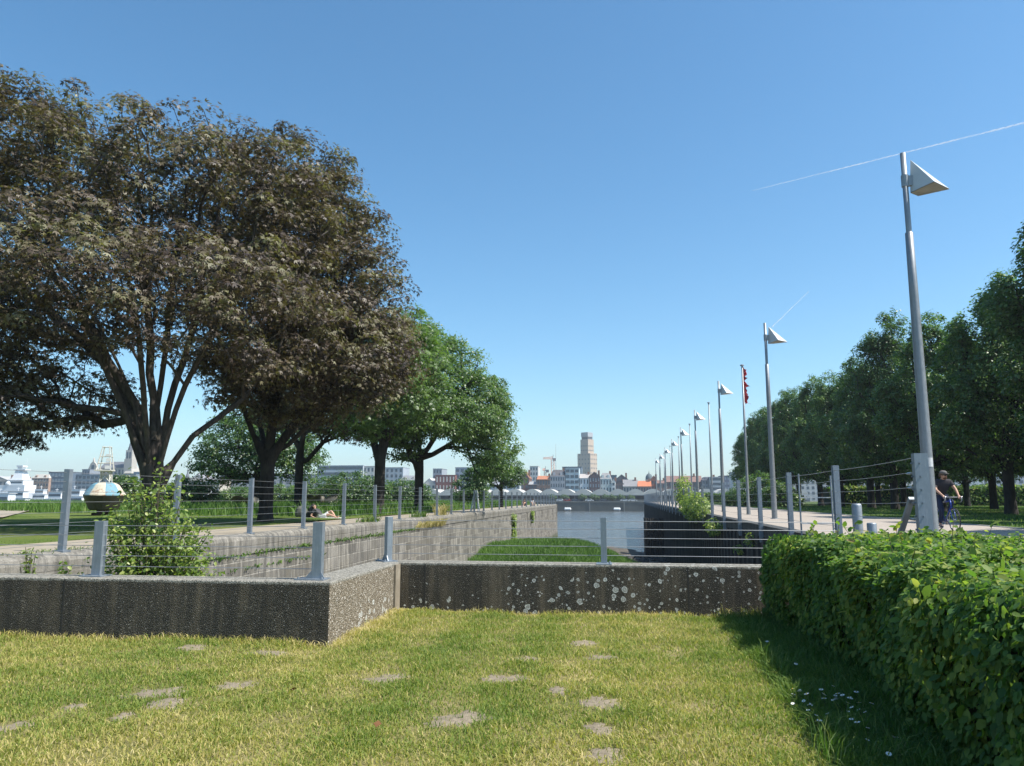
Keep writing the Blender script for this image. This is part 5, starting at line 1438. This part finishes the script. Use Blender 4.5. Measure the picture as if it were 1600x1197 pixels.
# centre row seen between the dock walls
B(812, 827, 737, 462, (.16, .085, .07), 'dark brick house with a rusty roof at the right edge of the small tree', 'front', (.28, .13, .08), 748, 4, 2)
B(828, 841, 729, 520, (.55, .54, .52), 'white block of flats standing behind the brown brick houses', 'flat', rows=7, cols=3, name='apartment_block', cat='apartment block')
B(826, 839, 752, 455, (.13, .075, .065), 'low dark brown brick house in front of the white block', 'gable', (.33, .33, .33), 757, 3, 3)
B(839, 860, 743, 455, (.22, .14, .11), 'brown brick house with an orange tiled roof left of the grey mansard house', 'gable', (.42, .17, .09), 749, 3, 5)
B(860, 883, 734, 455, (.36, .37, .40), 'grey house with a dark mansard roof left of the pale blue block', 'mansard', (.14, .13, .135), 744, 4, 6)
B(879, 909, 730, 470, (.13, .17, .21), 'dark blue-grey flat-topped block behind the pale blue block', 'flat', rows=8, cols=4, name='apartment_block', cat='apartment block')
B(884, 905, 732, 455, (.38, .47, .52), 'pale blue modern block with wide windows below the tall tower', 'flat', rows=6, cols=3, ww=.8, name='apartment_block', cat='apartment block')
B(906, 921, 740, 455, (.62, .65, .68), 'white house right of the pale blue block', 'gable', (.4, .36, .34), 747, 3, 3, ww=.35)
B(921, 938, 738, 454, (.12, .08, .085), 'dark brick house with a stepped top between two white houses', 'front', (.12, .1, .1), 745, 4, 4, ww=.35, glass=GLL)
B(938, 956, 739, 455, (.50, .56, .56), 'pale green-grey house with a rounded mansard roof', 'mansard', (.38, .36, .35), 748, 3, 4, ww=.4)
B(950, 964, 743, 480, (.16, .22, .24), 'low dark teal flat block behind the pale mansard house', 'flat', rows=4, cols=4)
B(956, 962, 749, 454, (.68, .68, .66), 'narrow white gabled house beside the pale mansard house', 'front', (.3, .3, .3), 753, 4, 1)
B(962, 982, 742, 475, (.12, .12, .13), 'dark glass-roofed house right of the narrow white house', 'front', (.16, .18, .2), 750, 3, 3)
B(963, 975, 752, 458, (.13, .1, .1), 'low dark brick house in front of the glass-roofed one', 'front', (.07, .07, .08), 757, 3, 3)
B(974, 997, 749, 456, (.34, .33, .31), 'house with a broad grey slate roof left of the orange roof', 'gable', (.23, .225, .23), 760, 2, 5)
B(997, 1018, 751, 455, (.3, .2, .17), 'house with a bright orange tiled roof and small roof windows', 'gable', (.50, .17, .08), 760, 2, 5)
B(1018, 1027, 744, 462, (.30, .15, .10), 'red brick gable right of the orange roof', 'front', (.34, .14, .08), 750, 4, 2)
B(1027, 1040, 750, 458, (.26, .19, .17), 'brown house behind the far street lamps with a white wall panel', 'gable', (.2, .12, .1), 755, 3, 3)
B(1040, 1098, 743, 462, (.17, .12, .11), 'long house with a wide brown tiled roof behind the flagpoles', 'gable', (.22, .13, .105), 753, 3, 12)
B(1098, 1122, 745, 458, (.2, .22, .25), 'dark grey house left of the pale striped flats', 'mansard', (.1, .1, .12), 750, 4, 5)
B(1110, 1128, 746, 455, (.42, .45, .48), 'pale grey flats with strip windows behind the near flagpoles', 'flat', rows=5, cols=1, bands=True, name='apartment_block', cat='apartment block')
B(1128, 1141, 744, 460, (.13, .15, .2), 'dark blue flats with a glazed top floor', 'flat', rows=5, cols=3, name='apartment_block', cat='apartment block', glass=GLL)
B(1146, 1170, 738, 480, (.62, .64, .65), 'white modern flats left of the tallest verge shrub', 'flat', rows=6, cols=5, name='apartment_block', cat='apartment block')
B(1170, 1230, 745, 470, (.42, .42, .42), 'grey flats mostly hidden behind the verge shrubs', 'flat', rows=5, cols=9, name='apartment_block', cat='apartment block')
for k, (x0, x1, t, c) in enumerate([(1235, 1300, 742, (.5, .5, .5)), (1305, 1380, 738, (.45, .47, .5)), (1390, 1450, 741, (.55, .53, .5)), (1460, 1540, 736, (.5, .53, .57)), (1545, 1640, 740, (.42, .44, .47))]):
    B(x0, x1, t, 480, c, ['far grey flats glimpsed behind the left end of the grove', 'blue-grey flats glimpsed through the left half of the grove', 'beige flats glimpsed behind the end post of the tall fence', 'pale blue flats glimpsed between trunks behind the cyclist', 'grey flats glimpsed between trunks at the right picture edge'][k], 'flat', rows=5, cols=8, name='apartment_block', cat='apartment block')
# left stretch
B(494, 566, 728, 450, (.42, .47, .52), 'long pale blue-grey office block with strip windows between the tree trunks', 'flat', rows=6, cols=1, bands=True, name='office_block', cat='office block', glass=GLS)
B(566, 584, 729, 452, (.6, .58, .54), 'white flats just left of the thick tree trunk', 'flat', rows=5, cols=3, name='apartment_block', cat='apartment block')
B(601, 629, 731, 455, (.36, .4, .44), 'grey-blue block just right of the thick tree trunk', 'flat', rows=6, cols=4, name='apartment_block', cat='apartment block')
B(625, 652, 743, 450, (.52, .47, .40), 'ornate beige building left of the spreading tree trunk', 'mansard', (.3, .3, .32), 750, 4, 6, name='civic_building', cat='building')
B(661, 680, 748, 450, (.62, .58, .53), 'ornate cream building right of the spreading tree trunk', 'front', (.5, .5, .5), 757, 3, 3, name='civic_building', cat='building')
B(680, 711, 743, 448, (.22, .085, .07), 'dark red brick block with pale windows under the tree', 'flat', rows=3, cols=6, ww=.35, wh=.6, glass=pm_((.55, .52, .47)), name='brick_building', cat='building')
B(676, 690, 733, 470, (.3, .33, .36), 'small grey-glass block above the red brick block', 'flat', rows=6, cols=3, name='apartment_block', cat='apartment block')
B(711, 733, 731, 452, (.30, .35, .41), 'blue-grey flats with wide windows right of the red brick block', 'flat', rows=6, cols=3, ww=.65, name='apartment_block', cat='apartment block')
B(748, 812, 752, 455, (.45, .49, .54), 'pale blue row building behind the small round tree', 'gable', (.3, .32, .35), 757, 3, 12)
B(73, 107, 738, 440, (.10, .14, .19), 'dark blue glass block left of the buoy', 'flat', rows=5, cols=7, ww=.7, wh=.6, glass=GLL, name='apartment_block', cat='apartment block')
B(107, 210, 742, 445, (.24, .29, .33), 'long grey glass block behind the buoy', 'flat', rows=5, cols=16, ww=.7, glass=GLS, name='apartment_block', cat='apartment block')
B(125, 137, 734, 450, (.22, .24, .27), 'grey upper storeys above the long glass block', 'flat', rows=5, cols=3, name='apartment_block', cat='apartment block')
B(47, 74, 741, 438, (.38, .26, .2), 'brick and cream block left of the dark blue glass block', 'mansard', (.5, .47, .42), 747, 5, 6, name='apartment_block', cat='apartment block')
B(206, 236, 738, 470, (.35, .4, .45), 'pale glass block behind the big maple trunk', 'flat', rows=5, cols=5, name='apartment_block', cat='apartment block')
B(283, 342, 752, 445, (.50, .46, .38), 'long cream stone palace right of the big maple trunk', 'flat', rows=3, cols=12, ww=.4, name='civic_building', cat='building')
B(296, 318, 741, 450, (.5, .47, .42), 'cream stone wing with a pyramid roof behind the palace', 'front', (.25, .25, .27), 750, 3, 4, name='civic_building', cat='building')
B(345, 500, 742, 470, (.40, .40, .39), 'long grey row of flats hidden behind the broad green tree', 'flat', rows=5, cols=14, name='apartment_block', cat='apartment block')
for k, (x0, x1) in enumerate(((-60, -20), (-20, 10), (12, 36))):
    B(x0, x1, [741, 745, 748][k], 440, [(.5, .45, .4), (.45, .4, .36), (.36, .22, .17)][k], ['cream waterfront house at the far left picture edge', 'pale gabled warehouse at the left picture edge', 'low brick warehouse beside the white ship mast'][k], 'front', (.4, .4, .4), 751, 3, 4)
# church
e = empty('church', (at(170, 777, 520).x, 520, -.4), 0, 'pale stone church with a tall tower rising behind the buoy', 'church')
u = 520 / 1214 * 1.04; cx = at(170, 777, 520).x; ST_ = pm_((.45, .42, .37)); SL = pm_((.15, .155, .17))
def X(px): return at(px, 777, 520).x - cx
def Zc(py): return at(170, py, 520).z + .4
MB().box(X(143), -6, 0, X(157), 3, Zc(733)).prism_y([(X(143), Zc(733)), (X(157), Zc(733)), (X(154), Zc(725)), (X(151), Zc(722)), (X(150), Zc(716)), (X(149), Zc(722)), (X(146), Zc(725))], -6, -4.5).build('gable_front', ST_, e)
MB().box(X(148), -6.08, Zc(738), X(152), -5.9, Zc(727)).build('window', GLS, e)
MB().box(X(153), 0, 0, X(200), 12, Zc(731)).build('nave', ST_, e)
MB().prism_x([(-.5, Zc(731)), (12.5, Zc(731)), (6, Zc(721))], X(153), X(196)).build('roof', SL, e)
t_ = MB().box(X(194), -3, 0, X(206), 3, Zc(718)).box(X(195), -2.5, Zc(718), X(205), 2.5, Zc(704)).build('tower', ST_, e)
MB().lathe([(X(205) / 1 - X(200), 0), (2.0, 2.2), (1.6, 3.4), (1.7, 3.8), (1.1, 6), (.5, 7), (.15, 8.2), (0, 14)], 8, (X(200), 0, Zc(704))).build('spire', SL, t_)
for k in range(2): MB().box(X(196.5 + 4.2 * k), -2.6, Zc(717), X(199 + 4.2 * k), -2.4, Zc(707)).build('belfry_opening', GLS, t_)
for k in range(6): MB().box(X(158 + 6 * k), -.08, Zc(745), X(161 + 6 * k), .1, Zc(734)).build('window', GLS, e)
MB().add([(X(196), -4, Zc(740)), (X(208), -4, Zc(740)), (X(208), 8, Zc(740)), (X(196), 8, Zc(740)), (X(202), 2, Zc(718))], [(0, 1, 4), (1, 2, 4), (2, 3, 4), (3, 0, 4)]).build('choir_roof', ST_, e)
# slender turret right of the big trunk
q = at(291, 777, 500)
e = empty('church_turret', (q.x, 500, -.4), 0, 'thin dark spire just right of the big maple trunk', 'spire')
MB().box(-2.2, -2.2, 0, 2.2, 2.2, 13).build('tower', ST_, e); MB().lathe([(2.6, 13), (1.3, 16), (1.2, 17), (.6, 18.5), (0, 23.5)], 8).build('spire', SL, e)
# tall art-deco tower
tx = at(918.5, 777, 900); e = empty('skyscraper', (tx.x, 900, -.4), R(-34), 'tall stepped cream tower with a dark box on top', 'tower')
sc = 900 / 1214 * 1.0
def Zt(py): return at(918, py, 900).z + .4
CR = pm_((.46, .37, .29))
Wd, Wn = 16.0, 11.0
MB().box(-Wd / 2 - 1.2, -Wd / 2 + 1.4, 0, Wd / 2 + 1.2, Wd / 2 - 1.4, Zt(709)).build('lower_tier', CR, e)
MB().box(-Wn / 2, -Wn / 2, Zt(709) - .5, Wn / 2, Wn / 2, Zt(687)).build('upper_tier', CR, e)
MB().box(-Wn / 2 + 1, -Wn / 2 + 1, Zt(687) - .1, Wn / 2 - 1, Wn / 2 - 1, Zt(683)).build('attic', pm_((.1, .1, .11)), e)
tb_ = MB().box(-Wn / 2 + .6, -Wn / 2 + .6, Zt(683), Wn / 2 - .6, Wn / 2 - .6, Zt(676)).build('top_box', pm_((.36, .37, .39)), e)
wme = MB().box(-.5, -.12, 0, .5, .12, 1.5); wmesh = bpy.data.meshes.new('window'); wmesh.from_pydata(wme.v, [], wme.f); wmesh.materials.append(GLS)
for fi, rot in ((0, 0), (1, math.pi / 2)):
    for c in range(4):
        for r in range(11):
            z = 9 + r * (Zt(690) - 10) / 11; up_ = z > Zt(709) - 2
            hw = (Wn / 2 if up_ else Wd / 2 + 1.2) - .0
            xx = (-1.5 + c) * (2.6 if up_ else 4.2)
            d = (Wn / 2) if up_ else (Wd / 2 - 1.4 if fi == 0 else Wd / 2 + 1.2)
            if not up_ and fi == 1: xx *= .8
            o = link('window', wmesh, None, e); o.rotation_euler = (0, 0, rot)
            o.location = (xx, -d - .05, z) if fi == 0 else (d + .05, xx, z)
# tower cranes
def crane(px, Y, ytop, jib, label, back):
    q = at(px, 777, Y); zt2 = at(px, ytop, Y).z; u = Y / 1214
    e = empty('tower_crane', (q.x, Y, -.4), 0, label, 'crane')
    m = MB(); h = zt2 + .4; w_ = 1.1 if jib > 8 else .7
    for sx in (-1, 1):
        for sy in (-1, 1): m.tube((sx * w_, sy * w_, 0), (sx * w_, sy * w_, h), .22, .22, 4)
    for k in range(int(h / 2.4)):
        z = k * 2.4; m.tube((-w_, -w_, z), (w_, -w_, z + 2.4), .14, .14, 4).tube((w_, -w_, z), (w_, w_, z + 2.4), .14, .14, 4)
    m.build('mast', pm_((.62, .35, .28)), e)
    m = MB(); L_ = jib * u * (-1)
    for sy in (-.8, .8): m.tube((0, sy, h), (L_, sy, h), .2, .2, 4)
    m.tube((0, 0, h + 1.8), (L_, 0, h + .8), .18, .18, 4)
    n = 10
    for k in range(n): m.tube((L_ * k / n, -.8, h), (L_ * (k + .5) / n, 0, h + 1.5), .12, .12, 4).tube((L_ * (k + .5) / n, 0, h + 1.5), (L_ * (k + 1) / n, .8, h), .12, .12, 4)
    m.build('jib', pm_((.62, .4, .34)), e)
    MB().box(0, -1, h - .3, back * u, 1, h + .5).box(back * u - 2.5, -1.2, h - 1.6, back * u, 1.2, h).tube((0, 0, h), (.5, 0, h + 3.2), .3, .15, 4).build('counter_jib', pm_((.2, .2, .22)), e)
crane(864, 620, 717, 15, 'red and white tower crane with a long jib left of the tall tower', 5)
crane(852, 600, 735, 4, 'small crane peeping over the roofs below the large crane', 6)
q = at(869, 777, 560)
MB().tube((0, 0, 0), (0, 0, at(869, 694, 560).z + .4), .28, .08, 5).build('radio_mast', pm_((.45, .4, .4)), None).location = (q.x, 560, -.4)
tag(bpy.data.objects['radio_mast'], 'very thin radio mast beside the large crane', 'mast')
q = at(1015, 777, 520); e = empty('church_dome', (q.x, 520, -.4), 0, 'small dark dome right of the orange roof', 'dome')
MB().box(-2.4, -2.4, 0, 2.4, 2.4, 14).build('base', pm_((.3, .25, .22)), e); MB().lathe([(2.4, 14), (2.3, 15.4), (1.6, 17), (.4, 17.8), (.2, 18.8), (0, 20)], 12).build('cupola', pm_((.12, .15, .16)), e, True)

# riverside shed with a row of humped roofs
xs0 = at(640, 777, 414).x; xs1 = at(1260, 777, 414).x; n = 23; bw = (xs1 - xs0) / n
zr = at(900, 764, 414).z; zv = at(900, 770, 414).z; zl = at(900, 773, 414).z
e = empty('riverside_shed', (xs0, 410, -.4), 0, 'long open riverside shed with a row of pale humped roofs on the far quay', 'shed')
RP = simple('pale shed roof', (.50, .49, .45), (.40, .39, .36), .8, 0, .3)
for i in range(n):
    m = MB(); K = 10; poly = []
    for k in range(K + 1):
        t = k / K; poly.append((bw * t, zv + .4 + (zr - zv) * (math.sin(math.pi * t) ** 1.15)))
    poly += [(bw, zl + .42), (0, zl + .42)]
    o = m.prism_y(poly[::-1], 0, 22).build('roof', RP, e); o.location = (bw * i + .01, 0, 0)
MB().box(0, -.15, zl, n * bw, 0, zl + .55).build('beam', simple('shed beam', (.42, .43, .42), (.33, .34, .33)), e)
for i in range(n + 1):
    MB().box(bw * i - .12, .1, 0, bw * i + .12, .35, zl + .4).build('column', simple('shed column', (.4, .42, .43)) if i == 0 else bpy.data.materials['shed column'], e)
MB().box(0, 21.5, 0, n * bw, 21.9, zl + .4).build('rear_wall', simple('shaded rear wall', (.16, .19, .21), (.08, .1, .12), .9, 0, .3), e)
MB().box(0, -3.5, .02, n * bw, -3.45, 1.0).build('railing', simple('quay railing', (.14, .15, .15)), e)
# small trees and parked cars under and beside the shed
rg = np.random.default_rng(300)
tp = make_tree('quay_tree', (0, 0, 0), 1.6, [(0, 0, 3.3, 2.6, 2.2, 1.7), (1.2, 0, 2.8, 1.8, 1.5, 1.2)], 110, 14, .7, .45, M['dkleaf'], M['barkd'], [], 'quad', 301)
for k, px in enumerate((871, 880, 890, 908, 915, 926, 934, 946, 958, 970, 985, 1120, 700, 665)):
    o = tp if k == 0 else copy_tree(tp); q = at(px, 777, 404.5 if k % 2 else 438)
    o.location = (q.x, 405.2 if k % 3 else 406.4, -.4); s = rg.uniform(.62, .8); o.scale = (s, s, s)
    tag(o, 'small dark tree in front of the riverside shed on the far quay', 'tree', 'small trees by the riverside shed')
def car_mesh(col):
    e = empty('parked_car', (0, 0, 0)); prof = [(-2.1, .3), (2.1, .3), (2.15, .75), (1.2, .9), (.6, 1.42), (-1.1, 1.42), (-1.9, .95), (-2.15, .9)]
    MB().prism_y(prof, -.85, .85).build('body', pm_(col, .3), e)
    MB().prism_y([(-1.6, .95), (1.0, .95), (.5, 1.36), (-1.05, 1.36)], -.87, .87).build('side_window', GLS, e)
    for x in (-1.3, 1.3): MB().tube((x, -.9, .32), (x, .9, .32), .32, .32, 12).build('wheel', M['dark'], e)
    return e
cars = [car_mesh(c) for c in ((.6, .6, .6), (.35, .04, .03), (.04, .05, .07))]
for k, (px, ci, lb) in enumerate([(876, 0, 'white car parked on the far quay, leftmost of the row'), (887, 1, 'red car parked on the far quay near the left float'), (898, 2, 'dark car parked on the far quay between the floats'), (921, 0, 'white car parked on the far quay below the tower'), (944, 2, 'dark car parked on the far quay left of the right float'), (976, 0, 'white car parked on the far quay right of the right float'), (989, 0, 'rightmost white car parked on the far quay')]):
    o = cars[ci] if k in (0, 1, 2) else copy_tree(cars[ci]); q = at(px, 777, 402.5)
    o.location = (q.x, 402.5, -.4); tag(o, lb, 'car', 'cars parked on the far quay')
# white boats and the tall white ship at the far left
def boat(px0, px1, ytop, Y, label, mast=None, decks=2, name='motor_yacht', cat='boat'):
    a = at(px0, 777, Y).x; b = at(px1, 777, Y).x; Lb = b - a; cx = (a + b) / 2; H = at(px0, ytop, Y).z + 5.3; hw = min(4.5, Lb * .14)
    e = empty(name, (cx, Y, -5.3), 0, label, cat, 'white boats moored at the far left')
    prof = []; n = 10
    pl = [(-Lb / 2, -hw * .8), (Lb * .2, -hw), (Lb * .4, -hw * .6), (Lb / 2, 0), (Lb * .4, hw * .6), (Lb * .2, hw), (-Lb / 2, hw * .8)]
    hh = H * .38; MB().prism(pl, -.6, hh).build('hull', M['white'], e)
    MB().prism([(x * 1.003, y * 1.01) for x, y in pl], hh * .55, hh * .72).build('stripe', pm_((.06, .09, .16)), e)
    z = hh
    for k in range(decks):
        dh = (H - hh) / decks * .9; s = .72 - .17 * k
        d = MB().box(-Lb / 2 * s - Lb * .05, -hw * .8, z, Lb / 2 * s - Lb * .05, hw * .8, z + dh).build('deck_house', M['white'], e)
        MB().box(-Lb / 2 * s * .94 - Lb * .05, -hw * .8 - .05, z + dh * .35, Lb / 2 * s * .94 - Lb * .05, hw * .8 + .05, z + dh * .72).build('window_band', GLS, d)
        MB().box(-Lb / 2 * s - Lb * .08, -hw * .9, z + dh, Lb / 2 * s - Lb * .02, hw * .9, z + dh + .18).build('deck', M['white'], d)
        z += dh + .18
    m = MB().tube((-Lb * .05, 0, z - .2), (-Lb * .05, 0, z + (mast or 1.8)), .12, .05, 5).tube((-Lb * .05, -1, z + (mast or 1.8) * .6), (-Lb * .05, 1, z + (mast or 1.8) * .6), .06, .06, 5)
    m.build('mast', M['white'], e)
    m = MB()
    for k in range(12):
        x = -Lb / 2 + Lb * .9 * k / 11; m.tube((x, -hw * .8, hh), (x, -hw * .8, hh + 1.0), .04, .04, 4)
    m.tube((-Lb / 2, -hw * .8, hh + 1), (Lb * .4, -hw * .7, hh + 1), .04, .04, 4); m.build('railing', M['white'], e)
    return e
for k, (x0, x1, yt, Y, d, lb) in enumerate([(-60, 12, 763, 330, 2, 'white river boat cut by the left picture edge'), (8, 52, 766, 320, 2, 'white motor yacht below the tall white ship'), (48, 82, 764, 325, 3, 'three-decked white yacht below the brick and cream block'),
        (72, 108, 768, 318, 2, 'low white yacht left of the first promenade post'), (96, 140, 763, 335, 2, 'white passenger boat left of the buoy'), (128, 172, 766, 345, 2, 'white boat moored behind the buoy'), (-30, 30, 769, 290, 1, 'nearest low white launch at the far left'), (285, 345, 764, 350, 2, 'white boat moored below the cream stone palace'), (400, 480, 770, 350, 1, 'long low white boat behind the pale green bushes')]):
    boat(x0, x1, yt, Y, lb, None, d)
# tall white ship superstructure
e = empty('warship', (at(30, 777, 360).x, 360, -5.3), 0, 'tall white ship superstructure with a radar mast at the far left', 'ship')
def Zs(py): return at(30, py, 360).z + 5.3
def Xs(px): return at(px, 777, 360).x - at(30, 777, 360).x
MB().prism([(Xs(-45), -5), (Xs(48), -5), (Xs(62), 0), (Xs(48), 5), (Xs(-45), 5)], -1, Zs(770)).build('hull', pm_((.55, .57, .6)), e)
MB().box(Xs(-10), -4, Zs(770), Xs(46), 4, Zs(758)).box(Xs(18), -3.5, Zs(758), Xs(42), 3.5, Zs(750)).build('bridge', M['white'], e)
MB().add([(Xs(21), -3, Zs(750)), (Xs(39), -3, Zs(750)), (Xs(39), 3, Zs(750)), (Xs(21), 3, Zs(750)), (Xs(25), -1.4, Zs(736)), (Xs(35), -1.4, Zs(736)), (Xs(35), 1.4, Zs(736)), (Xs(25), 1.4, Zs(736))], [(0, 1, 5, 4), (1, 2, 6, 5), (2, 3, 7, 6), (3, 0, 4, 7), (4, 5, 6, 7)]).build('mast_tower', M['white'], e)
MB().box(Xs(22), -2, Zs(735), Xs(40), 2, Zs(733.5)).box(Xs(26), -1.2, Zs(733), Xs(33), 1.2, Zs(730)).box(Xs(25), -1.6, Zs(730), Xs(35), 1.6, Zs(727.5)).tube((Xs(37), 0, Zs(733)), (Xs(37), 0, Zs(716)), .12, .05, 5).ball((Xs(27), 0, Zs(738)), 2.2, 2, 1.6, 10, 8).build('radar', M['white'], e)
MB().ball((Xs(19), -3, Zs(756)), 1.6, 1.6, 1.4, 10, 8).build('radome', M['white'], e)
MB().box(Xs(20), -3.56, Zs(755), Xs(40), -3.45, Zs(752.5)).build('window_band', GLS, e)

# contrails high up
def contrail(p, q, alt, r0, r1, label):
    a = Vector(ray(*p)); b = Vector(ray(*q)); A = a * (alt / a.z); B_ = b * (alt / b.z); mid = (A + B_) / 2
    m = MB(); N = 40; pts_ = []; rr = []
    rg = np.random.default_rng(int(p[0]))
    for k in range(N + 1):
        t = k / N; w_ = A.lerp(B_, t) - mid; w_.z += float(rg.normal()) * r0 * .25; pts_.append(w_); rr.append((r0 + (r1 - r0) * t) * float(rg.uniform(.8, 1.25)))
    m.path(pts_, rr, 10)
    mt = bpy.data.materials.get('thin ice cloud')
    if not mt:
        t = NT('thin ice cloud'); d = t.n('BsdfDiffuse'); d.inputs[0].default_value = (.95, .95, .95, 1); tl = t.n('BsdfTranslucent'); tl.inputs[0].default_value = (.95, .95, .95, 1); tr = t.n('BsdfTransparent')
        m1 = t.n('MixShader'); m1.inputs[0].default_value = .5; t.l(d.outputs[0], m1.inputs[1]); t.l(tl.outputs[0], m1.inputs[2])
        m2 = t.n('MixShader'); nz = t.noise(t.coord('Object', (.0004, .0004, .002)), 3, 4)
        lw = t.n('LayerWeight'); lw.inputs[0].default_value = .3
        t.l(t.math('MULTIPLY', t.ramp(nz, [(.3, (.06,) * 3), (.7, (.42,) * 3)]), t.math('SUBTRACT', 1, lw.outputs['Facing'])), m2.inputs[0])
        t.l(tr.outputs[0], m2.inputs[1]); t.l(m1.outputs[0], m2.inputs[2]); t.l(m2.outputs[0], t.out.inputs[0]); mt = t.m
    o = m.build('contrail', mt, None, True); o.location = mid; tag(o, label, 'contrail', 'aircraft trails in the sky'); o.visible_shadow = True
contrail((1175, 298), (1640, 182), 9000, 8, 26, 'long thin white aircraft trail above the nearest street lamp')
contrail((1205, 512), (1263, 456), 9000, 28, 14, 'short white aircraft trail beside the second nearest street lamp')

# ------------------------------------------------------------------ the air over the river
hz_ = MB().box(-2995, -2995, -13, 2995, 2995, 140).build('haze', None)
tag(hz_, kind='stuff', label='faint blue summer haze over the river and city')
hm = bpy.data.materials.new('thin haze'); hm.use_nodes = True; t_ = hm.node_tree; t_.nodes.clear()
vo = t_.nodes.new('ShaderNodeOutputMaterial'); pv = t_.nodes.new('ShaderNodeVolumePrincipled')
pv.inputs['Color'].default_value = (.80, .90, 1, 1); pv.inputs['Density'].default_value = .00024; pv.inputs['Anisotropy'].default_value = .2
t_.links.new(pv.outputs[0], vo.inputs['Volume']); hz_.data.materials.append(hm)
